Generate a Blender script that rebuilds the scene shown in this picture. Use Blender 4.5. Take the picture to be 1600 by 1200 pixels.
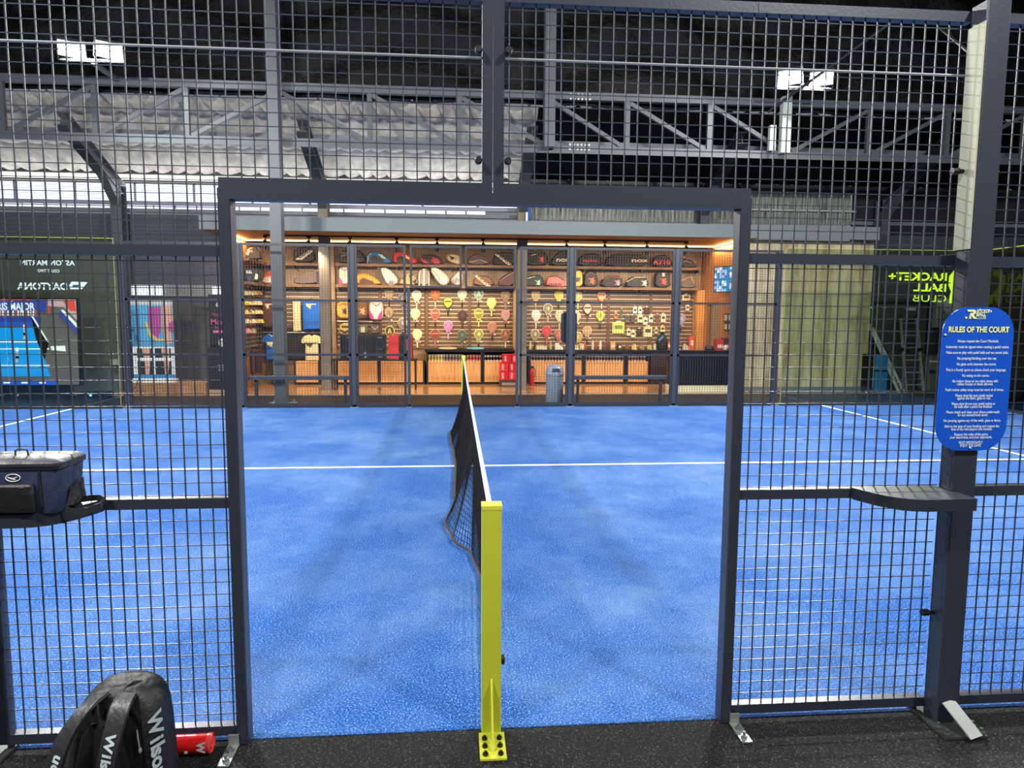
import bpy, math, random
from mathutils import Vector, Matrix
random.seed(7)
S = bpy.context.scene
for o in list(bpy.data.objects): bpy.data.objects.remove(o, do_unlink=True)
COL = S.collection

# ------------------------------------------------------------------ camera
CAM = Vector((-.1432, -2.7061, 1.7208)); YAW, PITCH, ROLL, FPX = .0822, .1009, .0063, 1072.62
_s, _c = math.sin(YAW), math.cos(YAW)
_F = Vector((_s, _c, 0)); _R = Vector((_c, -_s, 0)); _U = Vector((0, 0, 1))
F2 = _F*math.cos(PITCH) - _U*math.sin(PITCH); U2 = _U*math.cos(PITCH) + _F*math.sin(PITCH)
R3 = _R*math.cos(ROLL) + U2*math.sin(ROLL); U3 = -_R*math.sin(ROLL) + U2*math.cos(ROLL)
cd = bpy.data.cameras.new('camera'); cam = bpy.data.objects.new('camera', cd); COL.objects.link(cam)
m = Matrix((R3, U3, -F2)).transposed().to_4x4(); m.translation = CAM
cam.matrix_world = m; cd.sensor_width = 36; cd.lens = FPX/1600*36; cd.clip_start = .05; cd.clip_end = 200
S.camera = cam

def ray(x, y): return F2 + R3*((x-800)/FPX) + U3*((600-y)/FPX)
def at(x, y, Y): d = ray(x, y); return CAM + d*((Y-CAM.y)/d.y)      # point on the wall plane Y
def atx(x, y, X): d = ray(x, y); return CAM + d*((X-CAM.x)/d.x)     # point on the side plane X
def atz(x, y, z=0): d = ray(x, y); return CAM + d*((z-CAM.z)/d.z)   # point on the level z

# ------------------------------------------------------------------ world, exposure
S.view_settings.view_transform = 'Standard'; S.view_settings.look = 'None'
S.view_settings.exposure = 0.0; S.view_settings.gamma = 1; S.view_settings.use_curve_mapping = False
w = bpy.data.worlds.new('world'); S.world = w; w.use_nodes = True
w.node_tree.nodes['Background'].inputs[0].default_value = (.92, .95, 1, 1)
w.node_tree.nodes['Background'].inputs[1].default_value = .22

# ------------------------------------------------------------------ materials
def lin(h):
    h = h.lstrip('#'); r = []
    for i in (0, 2, 4):
        v = int(h[i:i+2], 16)/255
        r.append(v/12.92 if v <= .04045 else ((v+.055)/1.055)**2.4)
    return (*r, 1)
_mats = {}
def M(h, rough=.6, metal=0, emit=0, bump=0, bscale=60, alpha=None, var=0, vscale=8, spec=.5):
    key = (h, rough, metal, emit, bump, bscale, alpha, var, vscale, spec)
    if key in _mats: return _mats[key]
    m = bpy.data.materials.new('paint_' + h.strip('#')); m.use_nodes = True
    nt = m.node_tree; b = nt.nodes['Principled BSDF']
    c = lin(h); b.inputs['Base Color'].default_value = c
    b.inputs['Roughness'].default_value = rough; b.inputs['Metallic'].default_value = metal
    b.inputs['Specular IOR Level'].default_value = spec
    if emit:
        b.inputs['Emission Color'].default_value = c; b.inputs['Emission Strength'].default_value = emit
    tc = nt.nodes.new('ShaderNodeTexCoord')
    if var:
        n = nt.nodes.new('ShaderNodeTexNoise'); n.inputs['Scale'].default_value = vscale; n.inputs['Detail'].default_value = 6
        nt.links.new(tc.outputs['Object'], n.inputs['Vector'])
        mx = nt.nodes.new('ShaderNodeMixRGB'); mx.inputs[1].default_value = tuple(x*(1-var) for x in c[:3])+(1,)
        mx.inputs[2].default_value = tuple(min(1, x*(1+var)) for x in c[:3])+(1,)
        nt.links.new(n.outputs[0], mx.inputs[0]); nt.links.new(mx.outputs[0], b.inputs['Base Color'])
    if bump:
        n = nt.nodes.new('ShaderNodeTexNoise'); n.inputs['Scale'].default_value = bscale; n.inputs['Detail'].default_value = 5
        nt.links.new(tc.outputs['Object'], n.inputs['Vector'])
        bp = nt.nodes.new('ShaderNodeBump'); bp.inputs['Strength'].default_value = bump; bp.inputs['Distance'].default_value = .02
        nt.links.new(n.outputs[0], bp.inputs['Height']); nt.links.new(bp.outputs[0], b.inputs['Normal'])
    _mats[key] = m
    return m
def ramp(nt, src, stops):
    r = nt.nodes.new('ShaderNodeValToRGB'); e = r.color_ramp.elements
    while len(e) < len(stops): e.new(.5)
    for i, (p, c) in enumerate(stops): e[i].position = p; e[i].color = c
    nt.links.new(src, r.inputs[0]); return r
def noise(nt, scale, detail=4, rough=.5, vec=None, stretch=None):
    n = nt.nodes.new('ShaderNodeTexNoise'); n.inputs['Scale'].default_value = scale
    n.inputs['Detail'].default_value = detail; n.inputs['Roughness'].default_value = rough
    tc = nt.nodes.new('ShaderNodeTexCoord'); v = tc.outputs['Object']
    if stretch:
        mp = nt.nodes.new('ShaderNodeMapping'); mp.inputs['Scale'].default_value = stretch
        nt.links.new(v, mp.inputs['Vector']); v = mp.outputs[0]
    nt.links.new(v, n.inputs['Vector']); return n
def newmat(name):
    m = bpy.data.materials.new(name); m.use_nodes = True
    return m, m.node_tree, m.node_tree.nodes['Principled BSDF']
def wood(name, a, b_, rough=.45, stretch=(1, 1, 12), scale=3, spec=.4):
    m, nt, b = newmat(name)
    n = noise(nt, scale, 6, .6, stretch=stretch)
    r = ramp(nt, n.outputs[0], [(.3, lin(a)), (.7, lin(b_))])
    nt.links.new(r.outputs[0], b.inputs['Base Color']); b.inputs['Roughness'].default_value = rough
    b.inputs['Specular IOR Level'].default_value = spec
    return m
def plank_wood(name, a, b_, width, axis='X'):
    m, nt, b = newmat(name)
    tc = nt.nodes.new('ShaderNodeTexCoord'); sp = nt.nodes.new('ShaderNodeSeparateXYZ')
    nt.links.new(tc.outputs['Object'], sp.inputs[0])
    d = nt.nodes.new('ShaderNodeMath'); d.operation = 'DIVIDE'; d.inputs[1].default_value = width
    nt.links.new(sp.outputs[axis], d.inputs[0])
    fl = nt.nodes.new('ShaderNodeMath'); fl.operation = 'FLOOR'; nt.links.new(d.outputs[0], fl.inputs[0])
    wn = nt.nodes.new('ShaderNodeTexWhiteNoise'); wn.noise_dimensions = '1D'; nt.links.new(fl.outputs[0], wn.inputs['W'])
    st = (6, 6, 1) if axis == 'X' else (1, 6, 6)
    n = noise(nt, 1.6, 6, .65, stretch=st)
    ad = nt.nodes.new('ShaderNodeMath'); ad.operation = 'MULTIPLY_ADD'; ad.inputs[1].default_value = .22; nt.links.new(wn.outputs[0], ad.inputs[0]); nt.links.new(n.outputs[0], ad.inputs[2])
    r = ramp(nt, ad.outputs[0], [(.38, lin(a)), (.74, lin(b_))])
    nt.links.new(r.outputs[0], b.inputs['Base Color']); b.inputs['Roughness'].default_value = .55
    return m

SLATE = M('#2e333e', .38, 0, bump=.04, bscale=90)
BLACKM = M('#15161a', .5)
GALV = M('#9aa09c', .4, .5, bump=.05, bscale=40)
STEELG = M('#555a5c', .5, .1, bump=.03, bscale=30)
STEELD = M('#4a4d55', .55, .1)
YEL = M('#c3c935', .45, 0, var=.05, vscale=20)
WHITE = M('#eef0ee', .6)
WOOD_FRONT = wood('wood_drawer', '#c08a52', '#e0ac72', .4, (14, 14, 1.2))
WOOD_DARK = wood('wood_slat', '#553d27', '#7d6042', .5, (1.2, 14, 14))
WOOD_CEIL = wood('wood_ceiling', '#7f5a3a', '#a6794e', .5, (1, 9, 9))
WOOD_SIDE = wood('wood_side', '#9a6234', '#bd8450', .5, (10, 10, 1))
WOOD_PALE = plank_wood('wood_planks', '#9c8a6a', '#dccdaa', .3)
WOOD_BEIGE = wood('wood_beige', '#84694a', '#a3865f', .5, (6, 6, 1))
ALU = M('#f0e2c4', .35, .2)

# artificial turf: blue pile with strewn sand
turf_m, nt, b = newmat('blue_turf')
n1 = noise(nt, 120, 4, .85); r1 = ramp(nt, n1.outputs[0], [(.36, lin('#04245c')), (.49, lin('#10468e')), (.57, lin('#2e68b0')), (.66, lin('#c4d8ee'))])
n2 = noise(nt, .9, 7, .68); r2 = ramp(nt, n2.outputs[0], [(.40, (0, 0, 0, 1)), (.70, (.62, .62, .62, 1))])
n3 = noise(nt, 9, 5, .7, stretch=(1, .35, 1)); r3 = ramp(nt, n3.outputs[0], [(.45, (0, 0, 0, 1)), (.75, (.5, .5, .5, 1))])
ad = nt.nodes.new('ShaderNodeMixRGB'); ad.blend_type = 'MULTIPLY'; ad.inputs[0].default_value = .55
nt.links.new(r2.outputs[0], ad.inputs[1]); nt.links.new(r3.outputs[0], ad.inputs[2])
mx = nt.nodes.new('ShaderNodeMixRGB'); mx.inputs[2].default_value = lin('#84a0c0')
nt.links.new(r1.outputs[0], mx.inputs[1]); nt.links.new(ad.outputs[0], mx.inputs[0])
nt.links.new(mx.outputs[0], b.inputs['Base Color']); b.inputs['Roughness'].default_value = .95; b.inputs['Specular IOR Level'].default_value = .15
bp = nt.nodes.new('ShaderNodeBump'); bp.inputs['Strength'].default_value = .5; bp.inputs['Distance'].default_value = .01
nt.links.new(n1.outputs[0], bp.inputs['Height']); nt.links.new(bp.outputs[0], b.inputs['Normal'])

rub_m, nt, b = newmat('black_rubber')
n1 = noise(nt, 150, 3, .8); r1 = ramp(nt, n1.outputs[0], [(.44, lin('#030304')), (.58, lin('#0a0b0c')), (.70, lin('#85888b'))])
nt.links.new(r1.outputs[0], b.inputs['Base Color']); b.inputs['Roughness'].default_value = .9
bp = nt.nodes.new('ShaderNodeBump'); bp.inputs['Strength'].default_value = .6; bp.inputs['Distance'].default_value = .01
nt.links.new(n1.outputs[0], bp.inputs['Height']); nt.links.new(bp.outputs[0], b.inputs['Normal'])

strip_m = wood('dark_boards', '#0e0d0c', '#1f1b18', .5, (1, 20, 1), 2.5)
shopfloor_m = wood('shop_floor', '#a8794f', '#c4976a', .10, (.6, 8, 1), 3, .8)

def glassmat(name, tint, refl=.12):
    m, nt, b = newmat(name); nt.nodes.remove(b)
    t = nt.nodes.new('ShaderNodeBsdfTransparent'); t.inputs[0].default_value = tint
    g = nt.nodes.new('ShaderNodeBsdfGlossy'); g.inputs['Roughness'].default_value = .02
    fr = nt.nodes.new('ShaderNodeFresnel'); fr.inputs[0].default_value = 1.5
    mxx = nt.nodes.new('ShaderNodeMixShader')
    nt.links.new(fr.outputs[0], mxx.inputs[0]); nt.links.new(t.outputs[0], mxx.inputs[1]); nt.links.new(g.outputs[0], mxx.inputs[2])
    nt.links.new(mxx.outputs[0], nt.nodes['Material Output'].inputs[0])
    return m
GLASS = glassmat('court_glass', (.78, .84, .76, 1))
GLEDGE = M('#c8d860', .3)

# foil insulation
def foil(name, a, b_, rough, metal, bstr=.8):
    m, nt, b = newmat(name)
    n = noise(nt, 5, 7, .6); r = ramp(nt, n.outputs[0], [(.35, lin(a)), (.65, lin(b_))])
    nt.links.new(r.outputs[0], b.inputs['Base Color']); b.inputs['Roughness'].default_value = rough; b.inputs['Metallic'].default_value = metal; b.inputs['Specular IOR Level'].default_value = .22
    bp = nt.nodes.new('ShaderNodeBump'); bp.inputs['Strength'].default_value = bstr; bp.inputs['Distance'].default_value = .06
    n2 = noise(nt, 7, 8, .65, stretch=(1, .4, 1))
    nt.links.new(n2.outputs[0], bp.inputs['Height']); nt.links.new(bp.outputs[0], b.inputs['Normal'])
    return m
FOIL_B = foil('black_foil', '#020203', '#060608', .42, .0)
FOIL_W = foil('pale_insulation', '#a8a298', '#d4cec2', .5, .0, .12)

# ------------------------------------------------------------------ mesh builder
class MB:
    def __init__(s): s.v = []; s.f = []; s.mi = []
    def add(s, vs, fs, mi=0):
        o = len(s.v); s.v += [Vector(p) for p in vs]
        for f in fs: s.f.append([o+i for i in f]); s.mi.append(mi)
    def box(s, x0, x1, y0, y1, z0, z1, mi=0):
        s.add([(x0,y0,z0),(x1,y0,z0),(x1,y1,z0),(x0,y1,z0),(x0,y0,z1),(x1,y0,z1),(x1,y1,z1),(x0,y1,z1)],
              [(0,3,2,1),(4,5,6,7),(0,1,5,4),(1,2,6,5),(2,3,7,6),(3,0,4,7)], mi); return s
    def bbox(s, x0, x1, y0, y1, z0, z1, r=.004, mi=0):           # box with chamfered upright edges
        p = [(x0+r,y0),(x1-r,y0),(x1,y0+r),(x1,y1-r),(x1-r,y1),(x0+r,y1),(x0,y1-r),(x0,y0+r)]
        s.add([(a,b_,z0) for a,b_ in p]+[(a,b_,z1) for a,b_ in p],
              [tuple(range(7,-1,-1)), tuple(range(8,16))]+[(i,(i+1)%8,8+(i+1)%8,8+i) for i in range(8)], mi); return s
    def bar(s, a, b_, wd, ht, up=(0,0,1), mi=0):                 # rectangular bar between two points
        a, b_ = Vector(a), Vector(b_); d = (b_-a).normalized(); up = Vector(up)
        if abs(d.dot(up)) > .98: up = Vector((0,1,0))
        sd = d.cross(up).normalized(); u = sd.cross(d).normalized(); vs = []
        for p in (a, b_):
            for q, r in ((-1,-1),(1,-1),(1,1),(-1,1)): vs.append(p+sd*q*wd/2+u*r*ht/2)
        s.add(vs, [(0,3,2,1),(4,5,6,7),(0,1,5,4),(1,2,6,5),(2,3,7,6),(3,0,4,7)], mi); return s
    def tube(s, pts, r, n=8, mi=0, closed=False):
        pts = [Vector(p) for p in pts]; rings = []; k = len(pts)
        rr = r if isinstance(r, (list, tuple)) else [r]*k
        prev = None
        for i, p in enumerate(pts):
            if closed: d = (pts[(i+1)%k]-pts[i-1]).normalized()
            else: d = (pts[min(i+1,k-1)]-pts[max(i-1,0)]).normalized()
            ref = prev if prev is not None else (Vector((0,0,1)) if abs(d.z) < .9 else Vector((1,0,0)))
            sd = d.cross(ref).normalized(); u = sd.cross(d).normalized(); prev = u
            rings.append([p+(sd*math.cos(t)+u*math.sin(t))*rr[i] for t in [2*math.pi*j/n for j in range(n)]])
        vs = [q for g in rings for q in g]; fs = []
        for i in range(k if closed else k-1):
            for j in range(n):
                a = i*n+j; b2 = i*n+(j+1)%n; c = ((i+1)%k)*n+(j+1)%n; d2 = ((i+1)%k)*n+j
                fs.append((a,d2,c,b2))
        if not closed: fs += [tuple(range(n)), tuple(range((k-1)*n+n-1, (k-1)*n-1, -1))]
        s.add(vs, fs, mi); return s
    def ribbon(s, pts, wd, th, side, mi=0):                      # strap: pts path, side vectors across
        pts = [Vector(p) for p in pts]; vs = []; k = len(pts)
        for i, p in enumerate(pts):
            d = (pts[min(i+1,k-1)]-pts[max(i-1,0)]).normalized()
            sd = Vector(side[i] if isinstance(side, list) else side).normalized(); n = d.cross(sd).normalized()
            ww = wd[i] if isinstance(wd, list) else wd
            for q, r in ((-1,-1),(1,-1),(1,1),(-1,1)): vs.append(p+sd*q*ww/2+n*r*th/2)
        fs = [(0,1,2,3), tuple((k-1)*4+j for j in (3,2,1,0))]
        for i in range(k-1):
            for j in range(4): fs.append((i*4+j,(i+1)*4+j,(i+1)*4+(j+1)%4,i*4+(j+1)%4))
        s.add(vs, fs, mi); return s
    def lathe(s, c, prof, n=20, mi=0, axis='Z'):                 # prof: (radius, height)
        c = Vector(c); vs = []; fs = []; k = len(prof)
        for r, h in prof:
            for j in range(n):
                t = 2*math.pi*j/n; a, b2 = r*math.cos(t), r*math.sin(t)
                vs.append(c+Vector({'Z':(a,b2,h),'X':(h,a,b2),'Y':(a,h,b2)}[axis]))
        for i in range(k-1):
            for j in range(n): fs.append((i*n+j,i*n+(j+1)%n,(i+1)*n+(j+1)%n,(i+1)*n+j))
        fs += [tuple(range(n-1,-1,-1)), tuple(range((k-1)*n,k*n))]
        s.add(vs, fs, mi); return s
    def prism(s, poly, y0, y1, mi=0, inset=0, puff=0):           # poly in X,Z; front at y0; inset softens the front rim
        k = len(poly); cx = sum(p[0] for p in poly)/k; cz = sum(p[1] for p in poly)/k
        lay = [(y1, 0)] if not inset else [(y1, .5), (y1-puff, 0), (y0+puff, 0), (y0, 1)]
        if not inset: lay = [(y1, 0), (y0, 0)]
        vs = []
        for y, t in lay:
            for x, z in poly:
                dx, dz = cx-x, cz-z; L = math.hypot(dx, dz) or 1
                q = min(inset*t, L*.6); vs.append((x+dx/L*q, y, z+dz/L*q))
        fs = [tuple(range(k))]
        for i in range(len(lay)-1):
            for j in range(k): fs.append((i*k+j, (i+1)*k+j, (i+1)*k+(j+1)%k, i*k+(j+1)%k))
        L = len(lay)-1; fs.append(tuple(L*k+j for j in range(k-1,-1,-1)))
        s.add(vs, fs, mi); return s
    def build(s, name, mats, parent=None, smooth=False, origin=None):
        if not isinstance(mats, (list, tuple)): mats = [mats]
        if parent is not None: o0 = wloc(parent)
        elif origin is not None: o0 = Vector(origin)
        else:
            xs = [p.x for p in s.v]; ys = [p.y for p in s.v]; zs = [p.z for p in s.v]
            o0 = Vector(((min(xs)+max(xs))/2, (min(ys)+max(ys))/2, min(zs)))
        me = bpy.data.meshes.new(name); me.from_pydata([p-o0 for p in s.v], [], s.f)
        for mm in mats: me.materials.append(mm)
        for i, p in enumerate(me.polygons): p.material_index = s.mi[i]; p.use_smooth = smooth
        me.update()
        o = bpy.data.objects.new(name, me); COL.objects.link(o)
        if parent is not None: o.parent = parent
        else: o.location = o0
        if smooth:
            try: me.set_sharp_from_angle(angle=math.radians(40))
            except Exception: pass
        return o
def wloc(o):
    v = Vector(o.location); p = o.parent
    while p: v += Vector(p.location); p = p.parent
    return v
def tag(o, label=None, cat=None, group=None, kind=None):
    if label: o['label'] = label
    if cat: o['category'] = cat
    if group: o['group'] = group
    if kind: o['kind'] = kind
    return o
def thing(name, label, cat, loc=(0,0,0), group=None):
    o = bpy.data.objects.new(name, None); COL.objects.link(o); o.location = loc; o.empty_display_size = .1
    return tag(o, label, cat, group)
def struct(o): o['kind'] = 'structure'; return o
def copy_tree(o, parent=None):
    c = o.copy(); COL.objects.link(c); c.parent = parent
    for ch in list(o.children): copy_tree(ch, c)
    return c
def lettering(s, name, mat, parent, org, ux, uy, size, fit=None, bold=0, mirror=False, align='CENTER', ext=.0015, spacing=1.0, shear=0):
    """writing as a thin mesh; org = centre of the baseline, ux/uy = directions, fit = total width"""
    cu = bpy.data.curves.new('text', 'FONT'); cu.body = s; cu.size = 1; cu.align_x = align; cu.offset = bold; cu.space_character = spacing
    cu.shear = shear; cu.extrude = 0; cu.resolution_u = 3
    ob = bpy.data.objects.new('text', cu); COL.objects.link(ob)
    bpy.context.view_layer.update()
    me = bpy.data.meshes.new_from_object(ob.evaluated_get(bpy.context.evaluated_depsgraph_get()))
    bpy.data.objects.remove(ob); bpy.data.curves.remove(cu)
    org, ux, uy = Vector(org), Vector(ux).normalized(), Vector(uy).normalized(); n = ux.cross(uy)
    xs = [v.co.x for v in me.vertices]
    if not xs: return None
    wd = max(xs)-min(xs); sx = (fit/wd) if fit else size; cxm = (max(xs)+min(xs))/2 if align == 'CENTER' else 0
    nn = -n if mirror else n
    o0 = wloc(parent)
    for v in me.vertices:
        x = (v.co.x-cxm)*sx*(-1 if mirror else 1)
        v.co = org+ux*x+uy*(v.co.y*size)+n*ext-o0
    me.materials.append(mat)
    o = bpy.data.objects.new(name, me); COL.objects.link(o); o.parent = parent
    return o
XV, ZV = Vector((1,0,0)), Vector((0,0,1))

# ------------------------------------------------------------------ lights of the hall (floodlights on poles along both sides of the court)
def floodlight(x, y, z, label, power, tgt, vis=True):
    t = thing('floodlight', label, 'floodlight', (x, y, z), 'court floodlights')
    d = (Vector(tgt)-Vector((x, y, z))).normalized()
    MB().bar(Vector((x,y,z))-d*.05, Vector((x,y,z))+d*.03, .42, .30).build('housing', M('#3c4043', .5), t)
    MB().bar(Vector((x,y,z))+d*.03, Vector((x,y,z))+d*.036, .38, .26).build('lens', M('#fbfff4', .4, emit=30), t)
    MB().tube([(x-.23,y,z),(x-.23,y+.03,z-.18),(x+.23,y+.03,z-.18),(x+.23,y,z)], .012).build('bracket', M('#3c4043', .5), t)
    l = bpy.data.lights.new('lamp', 'AREA'); l.shape = 'RECTANGLE'; l.size = .38; l.size_y = .26; l.energy = power; l.color = (1, 1, .97)
    lo = bpy.data.objects.new('lamp', l); COL.objects.link(lo); lo.parent = t
    lo.location = d*.05; lo.rotation_euler = d.to_track_quat('-Z', 'Y').to_euler()
    return t
FL = 520
floodlight(-6.62, 10.0, 6.16, 'left lamp of the glowing floodlight pair above the left truss', FL, (-4, 5, 0))
floodlight(-6.02, 10.0, 6.16, 'right lamp of the glowing floodlight pair above the left truss', FL, (-2.5, 4.5, 0))
floodlight(6.02, 10.0, 6.12, 'left lamp of the glowing floodlight pair above the right truss', FL, (2.5, 4.5, 0))
floodlight(6.62, 10.0, 6.12, 'right lamp of the glowing floodlight pair above the right truss', FL, (4, 5, 0))
for i, (x, nm) in enumerate(((-6.6, 'outer lamp of the near floodlight pair left of the camera'), (-6.0, 'inner lamp of the near floodlight pair left of the camera'),
              (6.0, 'inner lamp of the near floodlight pair right of the camera'), (6.6, 'outer lamp of the near floodlight pair right of the camera'))):
    floodlight(x, .35, 6.2, nm, FL*.95, (x*.35, 4.5, 0))

for x, nm in ((-3.3, 'left floodlight of the neighbouring court behind the camera'), (3.4, 'right floodlight of the neighbouring court behind the camera')):
    floodlight(x, -3.1, 5.9, nm, 340, (x*.5, .5, 2.2))
# ------------------------------------------------------------------ SETTING
struct(MB().box(-12, 14, 0, 10, -.2, 0).build('floor', turf_m)).name = 'floor_court'
struct(MB().box(-12, 14, -6, 0, -.2, -.004).build('floor_rubber', rub_m))
struct(MB().box(-16, 16, 10, 12.0, -.2, -.004).build('floor_boards', strip_m))
struct(MB().box(-16, 16, 12.0, 15.2, -.2, -.002).build('floor_shop', shopfloor_m))
struct(MB().box(-16, 16, 11.98, 12.02, -.03, .012).build('trim_1', M('#9a8f80', .4)))
# painted court lines
LINE = M('#eef4fb', .7)
tag(MB().box(-6.95, 6.95, 4.975, 5.025, .0005, .004).build('court_line', LINE), 'long white centre line crossing the blue turf from side to side', 'court line')
tag(MB().box(6.925, 6.975, 0, 9.98, .0005, .004).build('court_line', LINE), 'white service line on the turf at the right, running to the glass', 'court line')
tag(MB().box(-6.975, -6.925, 0, 9.98, .0005, .004).build('court_line', LINE), 'white service line on the turf at the left, running to the glass', 'court line')

# rear wall of the hall with its light band, above and beside the shop
WY = 13.4
wallm = M('#4b4e55', .6, var=.08, vscale=4)
def corr(x0, x1, z0, z1, Y, pitch, depth, name, mat, vertical=True, th=.02):
    mb = MB(); n = int((x1-x0)/pitch) if vertical else int((z1-z0)/pitch)
    for i in range(n):
        if vertical:
            a = x0+i*pitch; mb.box(a, a+pitch*.6, Y-depth, Y+th, z0, z1); mb.box(a+pitch*.6, a+pitch, Y, Y+th, z0, z1)
        else:
            a = z0+i*pitch; mb.box(x0, x1, Y-depth, Y+th, a, a+pitch*.6); mb.box(x0, x1, Y, Y+th, a+pitch*.6, a+pitch)
    return mb.build(name, mat)
struct(corr(-16, -4.95, 2.35, 3.92, WY, .09, .012, 'wall_back_left', wallm, vertical=False))
struct(MB().box(-16, -4.95, WY, WY+.1, 0, 2.08).build('wall_back_lower', M('#5b5c5c', .6, var=.1)))
struct(MB().box(-16, -4.95, WY+.02, WY+.1, 2.08, 2.35).build('wall_back_strip', M('#8f9291', .6)))
struct(MB().box(-16, 16, WY-.02, WY+.1, 3.92, 4.0).build('trim_2', M('#70747c', .5)))
DAY = 5.0
# translucent louvre band (daylight behind)
lw = MB(); xx = -16
while xx < 1.0:
    for k in range(8):
        z = 4.17+k*.047; lw.box(xx+.02, xx+1.22, WY+.02, WY+.03, z, z+.040)
    xx += 1.26
struct(lw.build('window_1', M('#dfe4ff', .5, emit=1.6)))
mb = MB()
for i in range(int(17.2/1.26)+1): mb.box(-16+i*1.26-.02, -16+i*1.26+.02, WY-.0, WY+.04, 4.14, 4.56)
for k in range(9): mb.box(-16, 1.3, WY+.0, WY+.035, 4.163+k*.047-.004, 4.163+k*.047+.003)
struct(mb.build('trim_3', M('#9296a6', .5)))
# lower light slot and upper lit gutter
mb = MB()
for i in range(int(17/.46)): mb.box(-16+i*.46+.02, -16+i*.46+.44, WY-.01, WY+.02, 4.0, 4.07)
struct(mb.build('window_2', M('#dde2f6', .5, emit=1.3)))
struct(MB().box(-16, 1.3, WY-.06, WY+.05, 4.07, 4.14).build('trim_4', M('#8c90a0', .5)))
struct(MB().box(-16, 1.3, WY-.10, WY+.05, 4.56, 4.60).build('trim_5', M('#5c5a58', .5)))
struct(MB().box(-16, 1.3, WY-.04, WY+.02, 4.60, 4.72).build('window_3', M('#f6f2dc', .5, emit=2.2)))
struct(MB().box(-16, 1.3, WY-.14, WY+.02, 4.72, 4.80).build('trim_6', M('#45454a', .5)))
dl = bpy.data.lights.new('daylight', 'AREA'); dl.shape = 'RECTANGLE'; dl.size = 17; dl.size_y = .5; dl.energy = 110; dl.color = (.95, .97, 1)
do = bpy.data.objects.new('daylight', dl); COL.objects.link(do); do.location = (-7.4, WY-.2, 4.4); do.rotation_euler = Vector((0, -.75, .66)).to_track_quat('-Z', 'Y').to_euler()
# right: dim corrugated sheeting
shm, nt, b = newmat('dim_sheeting')
n = noise(nt, 3, 4, .7, stretch=(9, 1, .5)); r = ramp(nt, n.outputs[0], [(.35, lin('#3a3c3a')), (.72, lin('#b8bcb2'))])
nt.links.new(r.outputs[0], b.inputs['Base Color']); b.inputs['Roughness'].default_value = .6
struct(corr(1.3, 9.4, 3.9, 4.62, WY, .1, .03, 'wall_back_right', shm))
struct(MB().box(9.4, 16, WY, WY+.1, 3.4, 4.8).build('wall_back_far', M('#1c1d20', .7)))
struct(MB().box(1.3, 9.4, WY-.1, WY, 4.2, 4.24).build('trim_7', M('#a8aca8', .4)))
struct(MB().box(1.3, 16, WY-.12, WY, 4.62, 4.80).build('trim_8', M('#26272a', .5)))
# right dark wall with door
struct(MB().box(9.3, 16, 12.72, 12.8, 0, 3.6).build('wall_right_rear', M('#3f4345', .6, var=.06)))
struct(MB().box(13.6, 13.7, -6, 12.8, 0, 8).build('wall_right', M('#2a2d2e', .8)))
struct(MB().box(-16.1, -16, -6, 13.5, 0, 8).build('wall_left', M('#2a2d2e', .8)))

# roof with sagging insulation between purlins
def roofz(Y): return 4.86+.50*(WY-Y)
def roof_part(x0, x1, Y0, Y1, nx, ny, sag, fold, name, mat):
    mb = MB(); vs = []; fs = []
    for j in range(ny+1):
        Y = Y0+(Y1-Y0)*j/ny; ph = ((WY-Y)/.84) % 1
        for i in range(nx+1):
            X = x0+(x1-x0)*i/nx; f = abs(math.sin(math.pi*(X+.09*math.sin(X*3.1)+.35*ph)/.37))**.42
            sg = math.sin(math.pi*min(1, ph*1.0))**.6
            r = random.uniform(-1, 1)*.001
            vs.append((X, Y+fold*.35*f*sg, roofz(Y)-sag*sg*(1-fold+fold*f)+r))
    for j in range(ny):
        for i in range(nx): a = j*(nx+1)+i; fs.append((a, a+nx+1, a+nx+2, a+1))
    mb.add(vs, fs); return mb.build(name, mat, smooth=True)
struct(roof_part(-16, 1.5, WY, 11.13, 900, 60, .30, .62, 'ceiling_pale', FOIL_W))
struct(roof_part(1.5, 16, WY, 11.13, 420, 40, .22, .5, 'ceiling_dark', FOIL_B))
mb = MB(); vs = []; fs = []          # black foil hanging as an upright face behind the long truss, then the high roof
for j in range(25):
    for i in range(241):
        X = -16+32*i/240; z = 5.8+2.9*j/24
        vs.append((X, 11.15+.05*math.sin(z*6+math.sin(X*1.3)*2)+.03*math.sin(X*5.1+z*2)+random.uniform(-.01, .01), z))
for j in range(24):
    for i in range(240): a = j*241+i; fs.append((a, a+1, a+242, a+241))
mb.add(vs, fs); struct(mb.build('wall_upper_foil', FOIL_B, smooth=True))
mb = MB(); vs = []; fs = []
for j in range(61):
    for i in range(241):
        X = -16+32*i/240; Y = 11.2-17.2*j/60
        vs.append((X, Y, 8.7+.14*(11.2-Y)-.12*abs(math.sin(Y*2.2))+.03*math.sin(X*4+Y)+random.uniform(-.01, .01)))
for j in range(60):
    for i in range(240): a = j*241+i; fs.append((a, a+241, a+242, a+1))
mb.add(vs, fs); struct(mb.build('ceiling_upper', FOIL_B, smooth=True))
struct(MB().box(-16, 16, -6, WY+2, 13.2, 13.3).build('ceiling_outer', BLACKM))

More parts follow.
